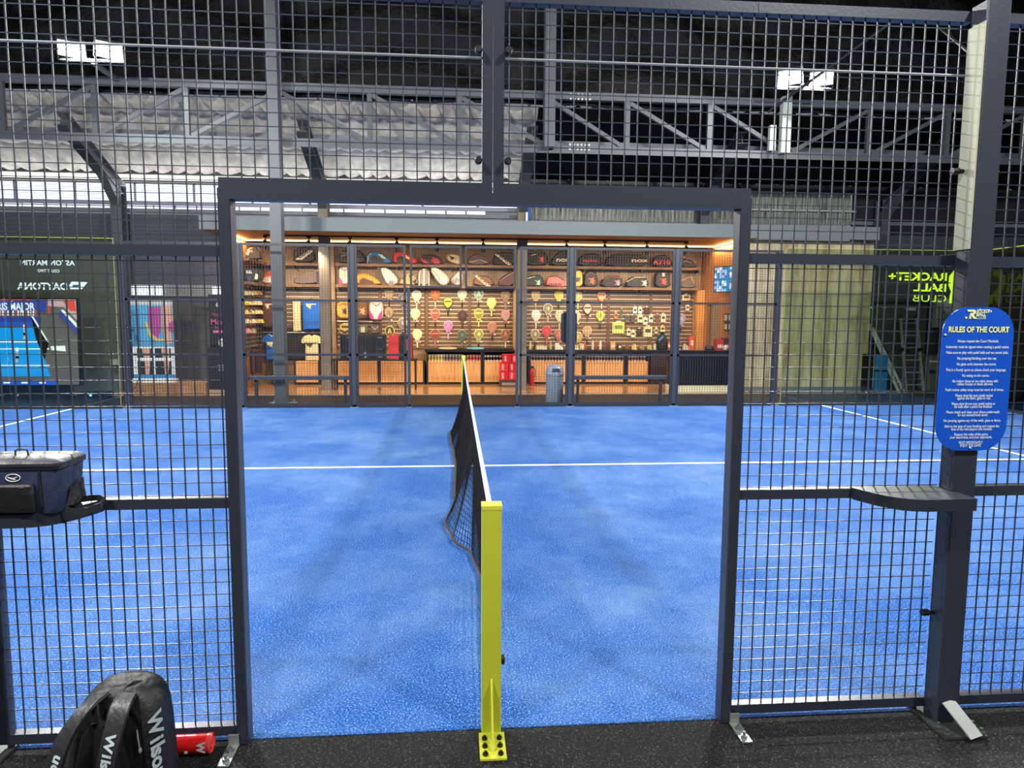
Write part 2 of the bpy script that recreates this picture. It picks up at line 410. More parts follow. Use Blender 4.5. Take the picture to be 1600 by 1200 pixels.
# steel frames: columns + rafters
def ibeam(mb, a, b_, h, wd, t=.015):
    a, b_ = Vector(a), Vector(b_); d = (b_-a).normalized(); sd = Vector((1,0,0)) if abs(d.x) < .5 else Vector((0,1,0)); u = sd.cross(d).normalized()
    mb.bar(a, b_, t, h, u) if False else None
    for off, w_, h_ in ((0, t, h), (h/2, wd, t), (-h/2, wd, t)):
        p, q = a+u*off, b_+u*off; vs = []
        for e in (p, q):
            for k, l in ((-1,-1),(1,-1),(1,1),(-1,1)): vs.append(e+sd*k*w_/2+u*l*h_/2)
        mb.add(vs, [(0,3,2,1),(4,5,6,7),(0,1,5,4),(1,2,6,5),(2,3,7,6),(3,0,4,7)])
names = {-7.4: 'steel portal frame whose column stands left of the shop canopy', -3.05: 'steel portal frame rising behind the shop left of the centre',
         1.37: 'steel portal frame standing in the shop right of the centre', 5.58: 'steel portal frame above the right part of the shop', 9.95: 'steel portal frame near the ladders at the right'}
for X, lb in names.items():
    t = thing('portal_frame', lb, 'steel frame', (X, 13.1, 0), 'steel frames carrying the roof')
    wdt = .22
    cm = STEELG if X < 2 else STEELD
    mb = MB(); ibeam(mb, (X, 13.1, 3.46 if abs(X-5.58) < .1 else 0), (X, 13.1, 4.45), .26, wdt)
    if X in (-3.05, 1.37): mb.box(X-.1, X+.1, 12.97, 12.99, .0, 3.38)
    mb.build('column', M('#7c7060', .6) if X in (-3.05, 1.37) else cm, t)
    mb = MB(); ibeam(mb, (X, 13.2, 4.35), (X, 11.05, 4.35+.44*2.1), .26, wdt); mb.build('rafter', cm if X < 2 else M('#232428', .6), t)
    mb = MB(); mb.add([(X-.09,12.97,4.0),(X-.09,12.97,4.4),(X-.09,12.1,4.75),(X-.09,12.5,4.45),(X+.09,12.97,4.0),(X+.09,12.97,4.4),(X+.09,12.1,4.75),(X+.09,12.5,4.45)],
           [(0,1,2,3),(7,6,5,4),(0,4,5,1),(1,5,6,2),(2,6,7,3),(3,7,4,0)]); mb.build('haunch', cm, t)
for j, Y in enumerate((12.0,)):
    tag(MB().box(-16, 16, Y-.03, Y+.03, roofz(Y)-.36, roofz(Y)-.22).build('purlin', M('#6a6d72', .5) if j == 0 else M('#0c0c0e', .6)),
'pale steel purlin under the insulation seen through the long truss', 'purlin')

# long truss
TY = 10.95
tr = thing('roof_truss', 'long grey steel lattice truss spanning the hall above the court', 'truss', (0, TY, 4.9))
TZ0, TZ1 = 4.90, 5.86
mb = MB(); mb.box(-13, 13, TY-.06, TY+.06, TZ0, TZ0+.07); mb.box(-13, 13, TY-.075, TY-.06, TZ0-.06, TZ0+.09); mb.build('bottom_chord', STEELG, tr)
mb = MB(); mb.box(-13, 13, TY-.06, TY+.06, TZ1, TZ1+.14); mb.build('top_chord', STEELG, tr)
vx = [at(x, 200, TY).x for x in (6, 150, 293, 437, 578, 718, 858, 980, 1108, 1232, 1357, 1480, 1600)]
for i, X in enumerate(vx): MB().box(X-.045, X+.045, TY-.04, TY+.04, TZ0+.07, TZ1).build('upright', STEELG, tr)
up = {0, 1, 2, 9, 10, 11}
for i in range(len(vx)-1):
    a, b2 = vx[i], vx[i+1]
    if i in up: MB().bar((a+.08, TY, TZ0+.1), (b2-.05, TY, TZ1-.03), .07, .075, (0,0,1)).build('diagonal', STEELG, tr)
    else: MB().bar((a+.05, TY, TZ1-.03), (b2-.08, TY, TZ0+.1), .07, .075, (0,0,1)).build('diagonal', STEELG, tr)
mb = MB()
for cz in (TZ0+.09, TZ1+.07):
    for r_ in range(2):
        for c_ in range(6):
            X = at(890, 200, TY).x+c_*.075; mb.lathe((X, TY-.09, cz-.03+r_*.085-.04), [(.018, 0), (.018, .02)], 8, axis='Y')
mb.build('bolts', M('#d8dcd8', .4, .3), tr)

# big columns in front of the truss
def hcolumn(X, Y, z0, z1, lb, base=True):
    t = thing('steel_column', lb, 'column', (X, Y, z0))
    mb = MB(); mb.box(X-.125, X+.075, Y-.13, Y-.115, z0, z1); mb.box(X-.125, X+.075, Y+.115, Y+.13, z0, z1); mb.box(X-.03, X-.02, Y-.115, Y+.115, z0, z1)
    mb.box(X+.06, X+.075, Y-.115, Y+.115, z0, z1)
    mb.build('shaft', M('#53595d', .45, .1, var=.06, vscale=10), t)
    if base:
        MB().box(X-.25, X+.22, Y-.22, Y+.22, z0, z0+.02).build('base_plate', GALV, t)
        mb = MB()
        for a in (-.2, .16):
            for c_ in (-.17, .17): mb.lathe((X+a, Y+c_, .02), [(.018, 0), (.018, .05)], 8)
        mb.build('anchor_bolts', GALV, t)
    return t
hcolumn(-3.40, 10.52, 0, 8.5, 'tall grey steel column with bolted base plate left of the shop')
hcolumn(1.67, 10.75, 4.90, 8.5, 'grey steel hanger column on the truss right of the centre post', False)
t = thing('lamp_bracket', 'pale steel post on the truss under the right floodlight pair', 'bracket', (6.34, 10.8, 4.95))
mb = MB(); mb.box(6.25, 6.43, 10.72, 10.86, 4.93, 6.0); mb.build('post', M('#b9c2b8', .5), t)
MB().box(6.02, 6.14, 10.74, 10.84, 4.97, 5.45).build('side_plate', M('#b9c2b8', .5), t)
mb = MB(); mb.tube([(6.32, 10.7, 6.0), (6.32, 10.1, 6.02)], .03); mb.box(5.8, 6.85, 10.08, 10.12, 5.92, 5.98); mb.build('crossbar', STEELD, t)
t = thing('lamp_bracket', 'dark crossbar carrying the left floodlight pair above the truss', 'bracket', (-6.3, 10.8, 5.9))
MB().box(-6.85, -5.8, 10.08, 10.12, 5.98, 6.03).build('crossbar', STEELD, t)
MB().box(-6.36, -6.26, 10.1, 10.95, 5.93, 5.98).build('arm', STEELD, t)
for i, (a, b2) in enumerate((((1200, 175), (1420, 15)), ((1435, 15), (1560, 120)))):
    p, q = at(*a, 9.2), at(*b2, 7.5)
    tag(MB().tube([p, q], .025, 6).build('roof_brace', M('#16161a', .6)),
        ['thin dark diagonal roof brace rising to the right above the right floodlights', 'thin dark diagonal roof brace falling to the right near the top right corner'][i], 'brace', 'roof braces')

# ------------------------------------------------------------------ FENCES
WIRE = M('#3c414c', .35, .2)
def wires(x0, x1, z0, z1, Y, w_=.0045, pitch=.05, xo=0):
    mb = MB(); n = int(round((x1-x0)/pitch))
    x = math.ceil((x0-xo)/pitch)*pitch+xo
    while x < x1: mb.box(x-w_/2, x+w_/2, Y-w_/2, Y+w_/2, z0, z1); x += pitch
    z = math.ceil(z0/pitch)*pitch+.012
    while z < z1: mb.box(x0, x1, Y+w_/2, Y+w_*1.2, z-w_*.33, z+w_*.33); z += pitch
    return mb
def panel(x0, x1, rails, Y, lb, d=.02, tw=.04, w_=.0045, grp='mesh fence panels', rod=None, z1=None, dir_=1, sides=(1, 1)):
    t = thing('mesh_fence', lb, 'fence panel', ((x0+x1)/2, Y, rails[0]), grp)
    for z in rails: MB().box(x0, x1, Y-d, Y+d, z, z+tw).build('rail', SLATE, t)
    if sides[0]: MB().box(x0, x0+tw, Y-d, Y+d, rails[0]+tw, rails[-1]).build('stile', SLATE, t)
    if sides[1]: MB().box(x1-tw, x1, Y-d, Y+d, rails[0]+tw, rails[-1]).build('stile', SLATE, t)
    wires(x0+.02*sides[0], x1-.02*sides[1], rails[0]+.02, rails[-1]+.02, Y-.004*dir_, w_, xo=.012).build('wire_mesh', WIRE, t)
    if rod: MB().tube([(x0, Y-.012, rod), (x1, Y-.012, rod)], .005, 6).build('stiffener_rod', M('#a4a8ae', .4, .2), t)
    return t
NR = 2.882
panel(1.022, 1.895, [.03, .965, 1.93, NR], 0, 'slate mesh panel right of the gateway, before the rules sign', rod=2.68, sides=(0, 0))
panel(-1.925, -1.022, [.03, .965, 1.93, NR], 0, 'slate mesh panel left of the gateway, behind the backpack', rod=2.68, sides=(1, 0))
panel(1.99, 4.0, [.03, .965, 1.93, NR], 0, 'slate mesh panel right of the post with the rules sign', rod=None)
panel(.0015, 1.02, [2.181, NR], 0, 'upper mesh panel over the gateway, right of the centre post', rod=2.68, sides=(1, 0))
panel(-1.02, -.0015, [2.181, NR], 0, 'upper mesh panel over the gateway, left of the centre post', rod=2.68, sides=(0, 1))
t = thing('gateway_frame', 'slate tubular gateway frame around the court opening', 'gate frame', (0, 0, 0))
MB().bbox(-1.02, -.975, -.035, .035, 0, 2.14).build('upright', SLATE, t)
MB().bbox(.975, 1.02, -.035, .035, 0, 2.14).build('upright', SLATE, t)
MB().box(-1.02, 1.02, -.035, .035, 2.14, 2.18).build('header', SLATE, t)
for zc in (2.70, 2.30):
    for sx in (-1, 1):
        MB().lathe((sx*.056, -.045, zc), [(.012, -.01), (.014, 0), (.014, .02), (.008, .024)], 10, axis='Y').build('clamp_bolt', BLACKM, t)
# foot brackets of the gateway
for sx, p, q, lb in ((-1, atz(368, 1160), atz(356, 1196), 'bolted galvanised foot bracket at the left gateway upright'), (1, atz(1140, 1120), atz(1163, 1160), 'bolted galvanised foot bracket at the right gateway upright')):
    t = thing('foot_bracket', lb, 'bracket', (p.x, p.y, 0), 'gateway foot brackets')
    MB().box(p.x-.02, p.x+.02, -.045, -.036, .0, .045).build('upright_plate', GALV, t)
    MB().box(p.x-.022, p.x+.022, -.175, -.036, .0, .005).build('floor_plate', GALV, t)
    for yy in (-.085, -.14): MB().lathe((p.x, yy, .005), [(.013, 0), (.013, .009), (.006, .009), (.006, .022)], 8).build('anchor_bolt', M('#8f9391', .4, .6), t)

# main posts
def mainpost(x0, x1, lb, fin):
    t = thing('fence_post', lb, 'post', ((x0+x1)/2, -.06, 0))
    MB().bbox(x0, x1, -.11, -.022, .012, 2.93, .006).build('shaft', SLATE, t)
    xm = (x0+x1)/2
    MB().box(xm-.085, xm+.10, -.215, .03, 0, .010).build('base_plate', M('#4c504e', .4, .4), t)
    for a in (-.07, .08):
        for yy in (-.2, -.15, .01): MB().lathe((xm+a, yy, .012), [(.014, 0), (.014, .01), (.007, .01), (.007, .025)], 8).build('anchor_bolt', M('#6f7371', .4, .6), t)
    if fin: MB().add([(x0+.012,-.112,.10),(x0+.075,-.112,.10),(x0+.115,-.225,.012),(x0+.055,-.225,.012),(x0+.012,-.112,.094),(x0+.075,-.112,.094),(x0+.115,-.219,.012),(x0+.055,-.219,.012)],[(0,1,2,3),(7,6,5,4),(0,4,5,1),(1,5,6,2),(2,6,7,3),(3,7,4,0)]) if False else None
    mb = MB(); a = Vector((x0+.045, -.112, .105)); c = Vector((x0+.085, -.232, .016)); mb.bar(a, c, .07, .006, (0,0,1)); mb.build('brace_plate', M('#c3c8c2', .4, .2), t)
    for zc in (2.30, .47):
        MB().lathe((x0-.03, -.05, zc), [(.009, 0), (.009, .17)], 8, axis='X').build('clamp_bolt', BLACKM, t)
        MB().lathe((x0-.055, -.05, zc), [(.014, 0), (.014, .028)], 8, axis='X').build('clamp_nut', M('#1d1e22', .3, .5), t)
    return t
mainpost(1.885, 1.985, 'thick slate steel post holding the blue rules sign', True)
mainpost(-2.03, -1.93, 'thick slate steel post at the left edge behind the cooler bag', True)
tag(MB().box(1.876, 1.883, -.112, -.024, 1.99, 2.85).build('lit_flank_plate', M('#a9a994', .6)), 'narrow cream plate painted as the floodlit upper flank of the sign post', 'board')  # floodlight on the post's upper flank, painted as a thin cream plate

# corner shelves on the fence
def shelf_board(pts, label):
    t = thing('fence_shelf', label, 'shelf', (sum(p[0] for p in pts)/len(pts), -.1, .965))
    mb = MB(); k = len(pts); z1, z0 = 1.01, 1.004
    mb.add([(x, y, z1) for x, y in pts]+[(x, y, z0) for x, y in pts], [tuple(range(k)), tuple(range(2*k-1, k-1, -1))]+[(i, i+k, (i+1)%k+k, (i+1)%k) for i in range(k)])
    mb.build('board', M('#3f474b', .35), t)
    mb = MB(); edge = pts[1:-1]
    for i in range(len(edge)-1):
        a, b2 = edge[i], edge[i+1]; mb.bar((a[0], a[1], .988), (b2[0], b2[1], .988), .005, .048)
    mb.build('front_lip', M('#2a3038', .4), t)
    return t
rs = [(1.50, -.022), (1.505, -.03), (1.52, -.075), (1.545, -.13), (1.575, -.175), (1.61, -.205), (1.65, -.222), (1.70, -.228), (1.895, -.228), (1.895, -.115), (1.88, -.112), (1.88, -.022)]
shelf_board(rs, 'dark steel shelf on the fence below the rules sign, empty')
ls = [(-x+.02, y) for x, y in rs]; ls[-4:] = [(-2.2, -.228), (-2.2, -.115), (-1.9, -.112), (-1.9, -.022)]
shelf_board(ls[::-1], 'dark steel shelf on the fence at the left carrying the cooler bag')

# far fence
def vwires(): pass
FN = 'far fence panels in front of the shop'
for x0, x1, lb in ((-6, -4, 'far mesh panel in front of the roll-up banner'), (-4, -2, 'far mesh panel in front of the hanging shirts'), (-2, -1, 'far mesh panel left of the far gateway'),
                   (1, 2, 'far mesh panel right of the far gateway, by the bin'), (2, 4, 'far mesh panel in front of the padel accessories'), (4, 6, 'far mesh panel in front of the black desk')):
    panel(x0+.045, x1-.045, [.04, .95, 1.93, 2.92], 10.03, lb, w_=.005, grp=FN)
for x0, x1, lb in ((-1, 0, 'far upper mesh panel left over the far gateway'), (0, 1, 'far upper mesh panel right over the far gateway')):
    panel(x0+.03, x1-.03, [2.19, 2.92], 10.03, lb, w_=.005, grp=FN)
mb = MB()
far_posts = {-6: 'far fence post beside the left glass', -4: 'far fence post left of the tall column', -2: 'far fence post left of the far gateway, by the boxes table', -1: 'far gateway post on the left', 1: 'far gateway post on the right',
             2: 'far fence post with the black sign back', 4: 'far fence post left of the black desk', 6: 'far fence post beside the right glass'}
for X, lb in far_posts.items():
    wd = .08 if abs(X) > 1 else .05
    t = thing('far_fence_post', lb, 'post', (X, 10.06, 0), 'far fence posts')
    MB().bbox(X-wd/2, X+wd/2, 10.0, 10.10, 0, 2.96 if abs(X) > 1 else 2.18, .008).build('shaft', M('#3b414c', .4), t)
    MB().box(X-wd, X+wd, 9.99, 10.2, 0, .012).build('base_plate', GALV, t)
tag(MB().box(-5.96, 5.96, 10.0, 10.02, .0, .05).build('kerb_rail', M('#202734', .5)), 'dark bottom rail along the far edge of the turf', 'rail')
mb = MB(); pts = []
for i in range(24):
    a = 2*math.pi*i/24; pts.append((1.985+.15*max(-1, min(1, 1.35*math.cos(a))), 1.48+(.17 if math.sin(a) > 0 else -.17)+.13*math.sin(a)))
tag(mb.prism(pts, 10.12, 10.13).build('sign_board', M('#1a1f29', .5)), 'dark rounded back of a sign on the far fence post', 'sign')
for x0, x1, lb in ((-3.93, -2.07, 'grey bench plank behind the far fence in front of the shirts'), (2.07, 3.93, 'grey bench plank behind the far fence right of the bin')):
    t = thing('bench', lb, 'bench', ((x0+x1)/2, 10.3, 0), 'benches behind the far fence')
    MB().box(x0, x1, 10.13, 10.36, .50, .56).build('seat', M('#3d4552', .45), t)
    for X in (x0+.12, x1-.12): MB().bar((X, 10.24, 0), (X, 10.24, .50), .05, .05).build('leg', M('#2b313c', .5), t)

# glass walls of the court
def glass(x0, x1, lb):
    t = thing('glass_wall', lb, 'glass panel', ((x0+x1)/2, 10.04, .05), 'glass wall panels')
    MB().box(x0, x1, 10.034, 10.046, .05, 3.0).build('pane', GLASS, t)
    MB().box(x0, x1, 10.03, 10.05, 3.0, 3.008).build('top_edge', GLEDGE, t)
    MB().box(x0, x1, 10.03, 10.05, 0, .05).build('shoe', M('#23272b', .5), t)
    if abs(x0) == 6.12 or abs(x1) == 6.12:
        xe = x0 if abs(x0) == 6.12 else x1-.008
        MB().box(xe, xe+.008, 10.03, 10.05, .05, 3.0).build('side_edge', M('#a8b478', .3), t)
    mb = MB()
    for z in (.25, 2.75, 1.9):
        for X in (x0+.12, x1-.12): mb.lathe((X, 10.02, z), [(.022, 0), (.022, .014)], 10, axis='Y')
    mb.build('fixings', M('#c8ccc8', .3, .6), t)
glass(6.12, 7.99, 'glass panel in front of the pale planked wall'); glass(8.01, 9.98, 'glass panel bearing the reversed green club lettering')
glass(-7.99, -6.12, 'glass panel at the left bearing the reversed white lettering'); glass(-9.98, -8.01, 'glass panel at the left edge in front of the big screen')
t = thing('glass_wall', 'end glass panel at the right edge of the court', 'glass panel', (10, 9, 0), 'glass wall panels')
MB().box(9.994, 10.006, 4.0, 9.98, .05, 3.0).build('pane', GLASS, t); MB().box(9.98, 10.02, 4, 9.98, 0, .05).build('shoe', M('#23272b', .5), t)
MB().box(9.99, 10.01, 4, 9.98, 3.0, 3.01).build('top_edge', GLEDGE, t)
# green reversed club lettering on glass
t = thing('glass_lettering', 'reversed green club name stuck on the right glass', 'lettering', (8.7, 10.03, 1.95))
GR = M('#c3ec2c', .5, emit=.25)
for s_, px0, px1, yb, hh, bd in (('RACKET+', 1388, 1479, 437.5, 12.6, .03), ('BALL', 1427, 1478, 454.5, 12.4, .03), ('CLUB', 1426, 1478, 471, 12, -.004)):
    a, b2 = at(px0, yb, 10.03), at(px1, yb+1, 10.03); hgt = (at(px0, yb-hh, 10.03)-a).z
    lettering(s_, 'letters', GR, t, (a+b2)/2, b2-a, ZV, hgt/.73, (b2-a).length, bd, mirror=True)
mb = MB(); 
def pxpoly(pts, Y): return [(at(x, y, Y).x, at(x, y, Y).z) for x, y in pts]
mb.prism(pxpoly([(1486,456),(1482,446),(1483,432),(1492,421),(1504,420),(1504,430),(1496,431),(1492,438),(1493,447),(1497,456),(1504,462),(1504,474),(1498,474),(1498,462),(1491,474),(1483,474),(1484,462)], 10.03), 10.028, 10.03)
mb.build('emblem', GR, t)
# white reversed lettering on left glass
t = thing('glass_lettering', 'reversed white sponsor lettering stuck on the left glass', 'lettering', (-7.1, 10.03, 2.1))
WL = M('#cfe3da', .5, emit=.15)
for s_, px0, px1, yb, hh, bd in (('ASTON MARTIN', 32, 117, 414, 8, .02), ('COURT TWO', 59, 93, 425, 4.6, .02), ('DAYTONA', 27, 105, 452, 11, .03)):
    a, b2 = at(px0, yb, 10.03), at(px1, yb+.7, 10.03); hgt = (at(px0, yb-hh, 10.03)-a).z
    lettering(s_, 'letters', WL, t, (a+b2)/2, b2-a, ZV, hgt/.73, (b2-a).length, bd, mirror=True)
mb = MB(); mb.prism(pxpoly([(110,452),(108,446),(112,440),(137,441),(128,452)], 10.03), 10.028, 10.03); mb.prism(pxpoly([(113,449),(114,445),(124,445),(121,449)], 10.027), 10.024, 10.027, mi=1)
mb.build('emblem', [WL, M('#3a4a44', .6)], t)

# ------------------------------------------------------------------ NET
def net_x(Y, sgm):
    P = [(-.1, 0), (.6, 0), (1.57, .02), (2.05, -.03), (2.4, -.17), (2.8, -.23), (3.25, -.17), (3.6, -.15), (5.0, -.14), (5.66, -.16), (6.4, -.2), (7.01, -.22), (8.2, -.12), (9.92, -.01), (10.2, 0)]
    for i in range(len(P)-1):
        if P[i][0] <= Y <= P[i+1][0]:
            q = (Y-P[i][0])/(P[i+1][0]-P[i][0]); q = q*q*(3-2*q); return (P[i][1]*(1-q)+P[i+1][1]*q)*sgm**1.7
    return 0
def net_top(Y): return .90+.035*((Y-5)/5)**2
def netpt(Y, s_):
    zt = net_top(Y)-.03; x = net_x(Y, s_); z = zt*(1-s_)+.02*s_
    x += .012*math.sin(Y*2.3)*math.sin(math.pi*s_)
    return Vector((x, Y, z))
nt_ = thing('padel_net', 'black court net with white top tape stretched between the yellow posts', 'net', (0, 5, 0))
mb = MB(); Y0, Y1 = .05, 9.96; NY = 248; NS = 21; th = .0027
grid = [[netpt(Y0+(Y1-Y0)*i/NY, j/NS) for j in range(NS+1)] for i in range(NY+1)]
def strand(mb, a, b2):
    d = (b2-a); u = Vector((1,0,0)); w2 = d.cross(u).normalized()*th
    mb.add([a+u*th, a-u*th*.5+w2, a-u*th*.5-w2, b2+u*th, b2-u*th*.5+w2, b2-u*th*.5-w2], [(0,1,4,3),(1,2,5,4),(2,0,3,5)])
for i in range(NY+1):
    for j in range(NS+1):
        if i < NY and j > 0: strand(mb, grid[i][j], grid[i+1][j])
        if j < NS: strand(mb, grid[i][j], grid[i][j+1])
mb.build('mesh_cords', M('#0a0a0c', .8, spec=.2), nt_)
mb = MB()
pts = [Vector((0, Y0+(Y1-Y0)*i/60, net_top(Y0+(Y1-Y0)*i/60))) for i in range(61)]
for sx in (-1,):
    mb.ribbon([p+Vector((0, 0, -.025)) for p in pts], .055, .012, [Vector((0,0,1))]*61)
mb.build('top_tape', M('#e6f0ee', .6), nt_)
mb = MB(); pts = [netpt(Y0+(Y1-Y0)*i/120, 1) for i in range(121)]; mb.tube(pts, .011, 6)
mb.build('bottom_cord', M('#2c2622', .7), nt_)
mb = MB(); mb.ribbon([Vector((-.003+.0, 3.62-i*.0, .86-.0)) for i in range(1)]*2, .01, .01, (1,0,0)) if False else None
pts = [netpt(Y, 1)+Vector((-.006, 0, .002)) for Y in [3.55+.05*i for i in range(75)]]
MB().tube(pts, .014, 6).build('bottom_sleeve', M('#2e251d', .85, var=.6, vscale=30), nt_)
def netpost(Y, front, lb):
    t = thing('net_post', lb, 'net post', (0, Y, 0), 'net posts'); s_ = front
    ya, yb = (Y-.04, Y+.03) if s_ < 0 else (Y-.03, Y+.04)
    MB().bbox(-.04, .04, ya, yb, 0, .945, .006).build('shaft', YEL, t)
    MB().box(-.041, .041, ya-.001, yb+.001, .945, .962).build('cap', M('#d3d848', .4), t)
    y0 = ya if s_ < 0 else yb; o = s_
    mb = MB(); mb.add([(-.004, y0, 0), (.004, y0, 0), (-.004, y0, .24), (.004, y0, .24), (-.004, y0+o*.14, .006), (.004, y0+o*.14, .006)], [(0,4,2),(1,3,5),(2,4,5,3),(0,1,5,4),(0,2,3,1)]); mb.build('gusset', M('#d6da3c', .4), t)
    MB().box(-.052, .052, min(y0, y0+o*.17), max(y0, y0+o*.17), 0, .008).build('base_plate', M('#d2d53a', .5, var=.15, vscale=40), t)
    for xx_ in (-.03, .03):
        for k in range(3): MB().lathe((xx_, y0+o*(.045+.05*k), .008), [(.011, 0), (.011, .009), (.006, .009), (.006, .016)], 8).build('bolt', M('#2b2418', .4, .5), t)
    if s_ < 0: MB().lathe((.04, Y+.0, .30), [(.012, 0), (.02, .004), (.02, .014), (.006, .018)], 12, axis='X').build('winch', BLACKM, t)
    return t
netpost(0, -1, 'yellow net post with gusset and bolted base plate in the foreground')
netpost(10, 1, 'yellow net post at the far end of the net')

# ------------------------------------------------------------------ RULES SIGN
sg = thing('rules_sign', 'blue rounded sign with the rules of the court on the right post', 'sign', (1.93, -.125, 1.2))
SY = -.125; sx0, sx1 = at(1466, 600, SY).x+.003, at(1578, 600, SY).x; sz0, sz1 = at(1520, 704, SY).z, at(1525, 480, SY).z
rr = .105; pts = []
for cx_, cz_, a0 in ((sx1-rr, sz1-rr, 0), (sx0+rr, sz1-rr, 90), (sx0+rr, sz0+rr, 180), (sx1-rr, sz0+rr, 270)):
    for k in range(9): a = math.radians(a0+k*90/8); pts.append((cx_+rr*math.cos(a), cz_+rr*math.sin(a)))
MB().prism(pts[::-1], SY, SY+.006).build('plate', M('#0a52c8', .35), sg)
SW = M('#e4ee9e', .5, emit=.0); SC = (sx0+sx1)/2
def sgl(s_, v, h, wpx, mat=M('#e6f2ea', .5), bd=.012, name='letters'):
    zc = sz1-(470+v/4.8-480)/(704-480)*(sz1-sz0)
    lettering(s_, name, mat, sg, (SC, SY-.001, zc-h*.36), XV, ZV, h, wpx*(sx1-sx0)/112, bd)
sgl('RULES OF THE COURT', 211, .031, 95, M('#f1f5a0', .5), .035, 'title')
rules = [(297,'Always respect the Court Marshalls.',65),(340,'Indemnity must be signed when renting a padel racket.',99),(382,'Make sure to play with padel balls and not tennis balls.',98),
 (425,'No jumping/climbing over the net.',62),(468,'No glass on/in between the courts.',62),(511,'This is a Family sport so please check your language.',95),(553,'No eating on the courts.',43),
 (595,'No indoor shoes or any other shoes with',72),(617,'rubber bumps or studs allowed.',57),(660,'Padel racket safety strap must be worn at all times.',92),(703,'Please dont hit your padel racket',59),(723,'against the floor, glass or net.',53),
 (765,'Please dont throw your padel racket or',69),(787,'hit balls after a point has finished.',60),(828,'Please check and clean your shoes underneath',84),(850,'for any stones/rocks stuck.',48),
 (892,'No jumping against any of the walls, glass or fence.',91),(935,'Stick to the time of your booking and respect the',87),(957,'time of the next players who booked.',65),(997,'Respect the rules of the game,',54),(1019,'your teammates, and your opponents.',67),
 (1060,'MOST IMPORTANTLY',38),(1082,'ENJOY THE GAME',33)]
for v, s_, wpx in rules: sgl(s_, v, .0155, wpx)
for s_, v, dx, wpx, bd in (('RACKET+', 77, .030, 23, .035), ('BALL', 100, .017, 15, .035), ('CLUB', 123, .017, 15, 0)):
    zc = sz1-(470+v/4.8-480)/(704-480)*(sz1-sz0); lettering(s_, 'letters', M('#f1f5a0', .5), sg, (SC+dx-.013, SY-.001, zc-.006), XV, ZV, .018, wpx*(sx1-sx0)/112, bd)
zc = sz1-(470+100/4.8-480)/(704-480)*(sz1-sz0); bx = SC-.042
MB().prism([(bx-.004,zc-.018),(bx+.006,zc-.018),(bx+.001,zc-.002),(bx+.016,zc-.018),(bx+.028,zc-.018),(bx+.014,zc-.002),(bx+.022,zc+.004),(bx+.024,zc+.012),(bx+.018,zc+.018),(bx-.014,zc+.018),(bx-.010,zc+.010),(bx+.012,zc+.010),(bx+.013,zc+.006),(bx+.0,zc+.004)][::-1], SY-.003, SY-.001).build('emblem', M('#f1f5a0', .5), sg)
MB().lathe((bx-.016, SY-.003, zc-.014), [(.0045, 0), (.0045, .002)], 10, axis='Y').build('emblem_dot', M('#f1f5a0', .5), sg)
for p in ((SC, sz1-.012), (SC, sz0+.012), (sx0+.012, sz1-.11)): MB().lathe((p[0], SY-.006, p[1]), [(.003, 0), (.005, .003), (.005, .006)], 8, axis='Y').build('rivet', M('#dfe6ea', .3, .5), sg)

# ------------------------------------------------------------------ COOLER BAG
cb = thing('cooler_bag', 'navy and black cooler bag on the left fence shelf', 'bag', (-1.75, -.13, 1.01))
NAVY = M('#2b3550', .5, var=.35, vscale=14, bump=.5, bscale=14); BLK = M('#14161a', .6, bump=.3, bscale=30)
def softbox(mb, secs, n=5, mi=0):
    """secs: (z, x0, x1, y0, y1, r) rounded rectangles stacked"""
    vs = []; k = 4*(n+1)
    for z, x0, x1, y0, y1, r in secs:
        for cx_, cy_, a0 in ((x1-r, y1-r, 0), (x0+r, y1-r, 90), (x0+r, y0+r, 180), (x1-r, y0+r, 270)):
            for q in range(n+1): a = math.radians(a0+q*90/n); vs.append((cx_+r*math.cos(a), cy_+r*math.sin(a), z))
    fs = [tuple(range(k-1, -1, -1)), tuple(range((len(secs)-1)*k, len(secs)*k))]
    for i in range(len(secs)-1):
        for j in range(k): fs.append((i*k+j, i*k+(j+1)%k, (i+1)*k+(j+1)%k, (i+1)*k+j))
    mb.add(vs, fs, mi); return mb
softbox(MB(), [(1.012,-2.03,-1.545,-.215,-.045,.03),(1.03,-2.04,-1.535,-.22,-.04,.035),(1.10,-2.045,-1.535,-.222,-.04,.035),(1.165,-2.05,-1.53,-.22,-.04,.03),(1.175,-2.05,-1.53,-.218,-.04,.03)]).build('body', NAVY, cb, smooth=True)
softbox(MB(), [(1.172,-2.055,-1.522,-.226,-.034,.03),(1.192,-2.055,-1.522,-.226,-.034,.03),(1.203,-2.04,-1.54,-.21,-.05,.03),(1.208,-2.0,-1.58,-.17,-.08,.03)]).build('lid', M('#34353a', .45, bump=.4, bscale=16), cb, smooth=True)
MB().box(-2.05, -1.523, -.2285, -.225, 1.178, 1.184).build('zip', M('#0c0d0f', .5), cb)
softbox(MB(), [(1.022,-2.0,-1.612,-.243,-.2,.01),(1.03,-2.0,-1.61,-.247,-.2,.01),(1.115,-2.0,-1.612,-.245,-.2,.01),(1.122,-2.0,-1.615,-.235,-.2,.01)]).build('front_pocket', BLK, cb, smooth=True)
MB().box(-1.65, -1.636, -.249, -.243, 1.112, 1.119).build('zip_pull', M('#b8bcc0', .3, .8), cb)
MB().tube([(-1.596,-.222,1.168),(-1.594,-.224,1.10),(-1.592,-.222,1.04),(-1.60,-.218,1.02)], .004, 6).build('piping', BLK, cb)
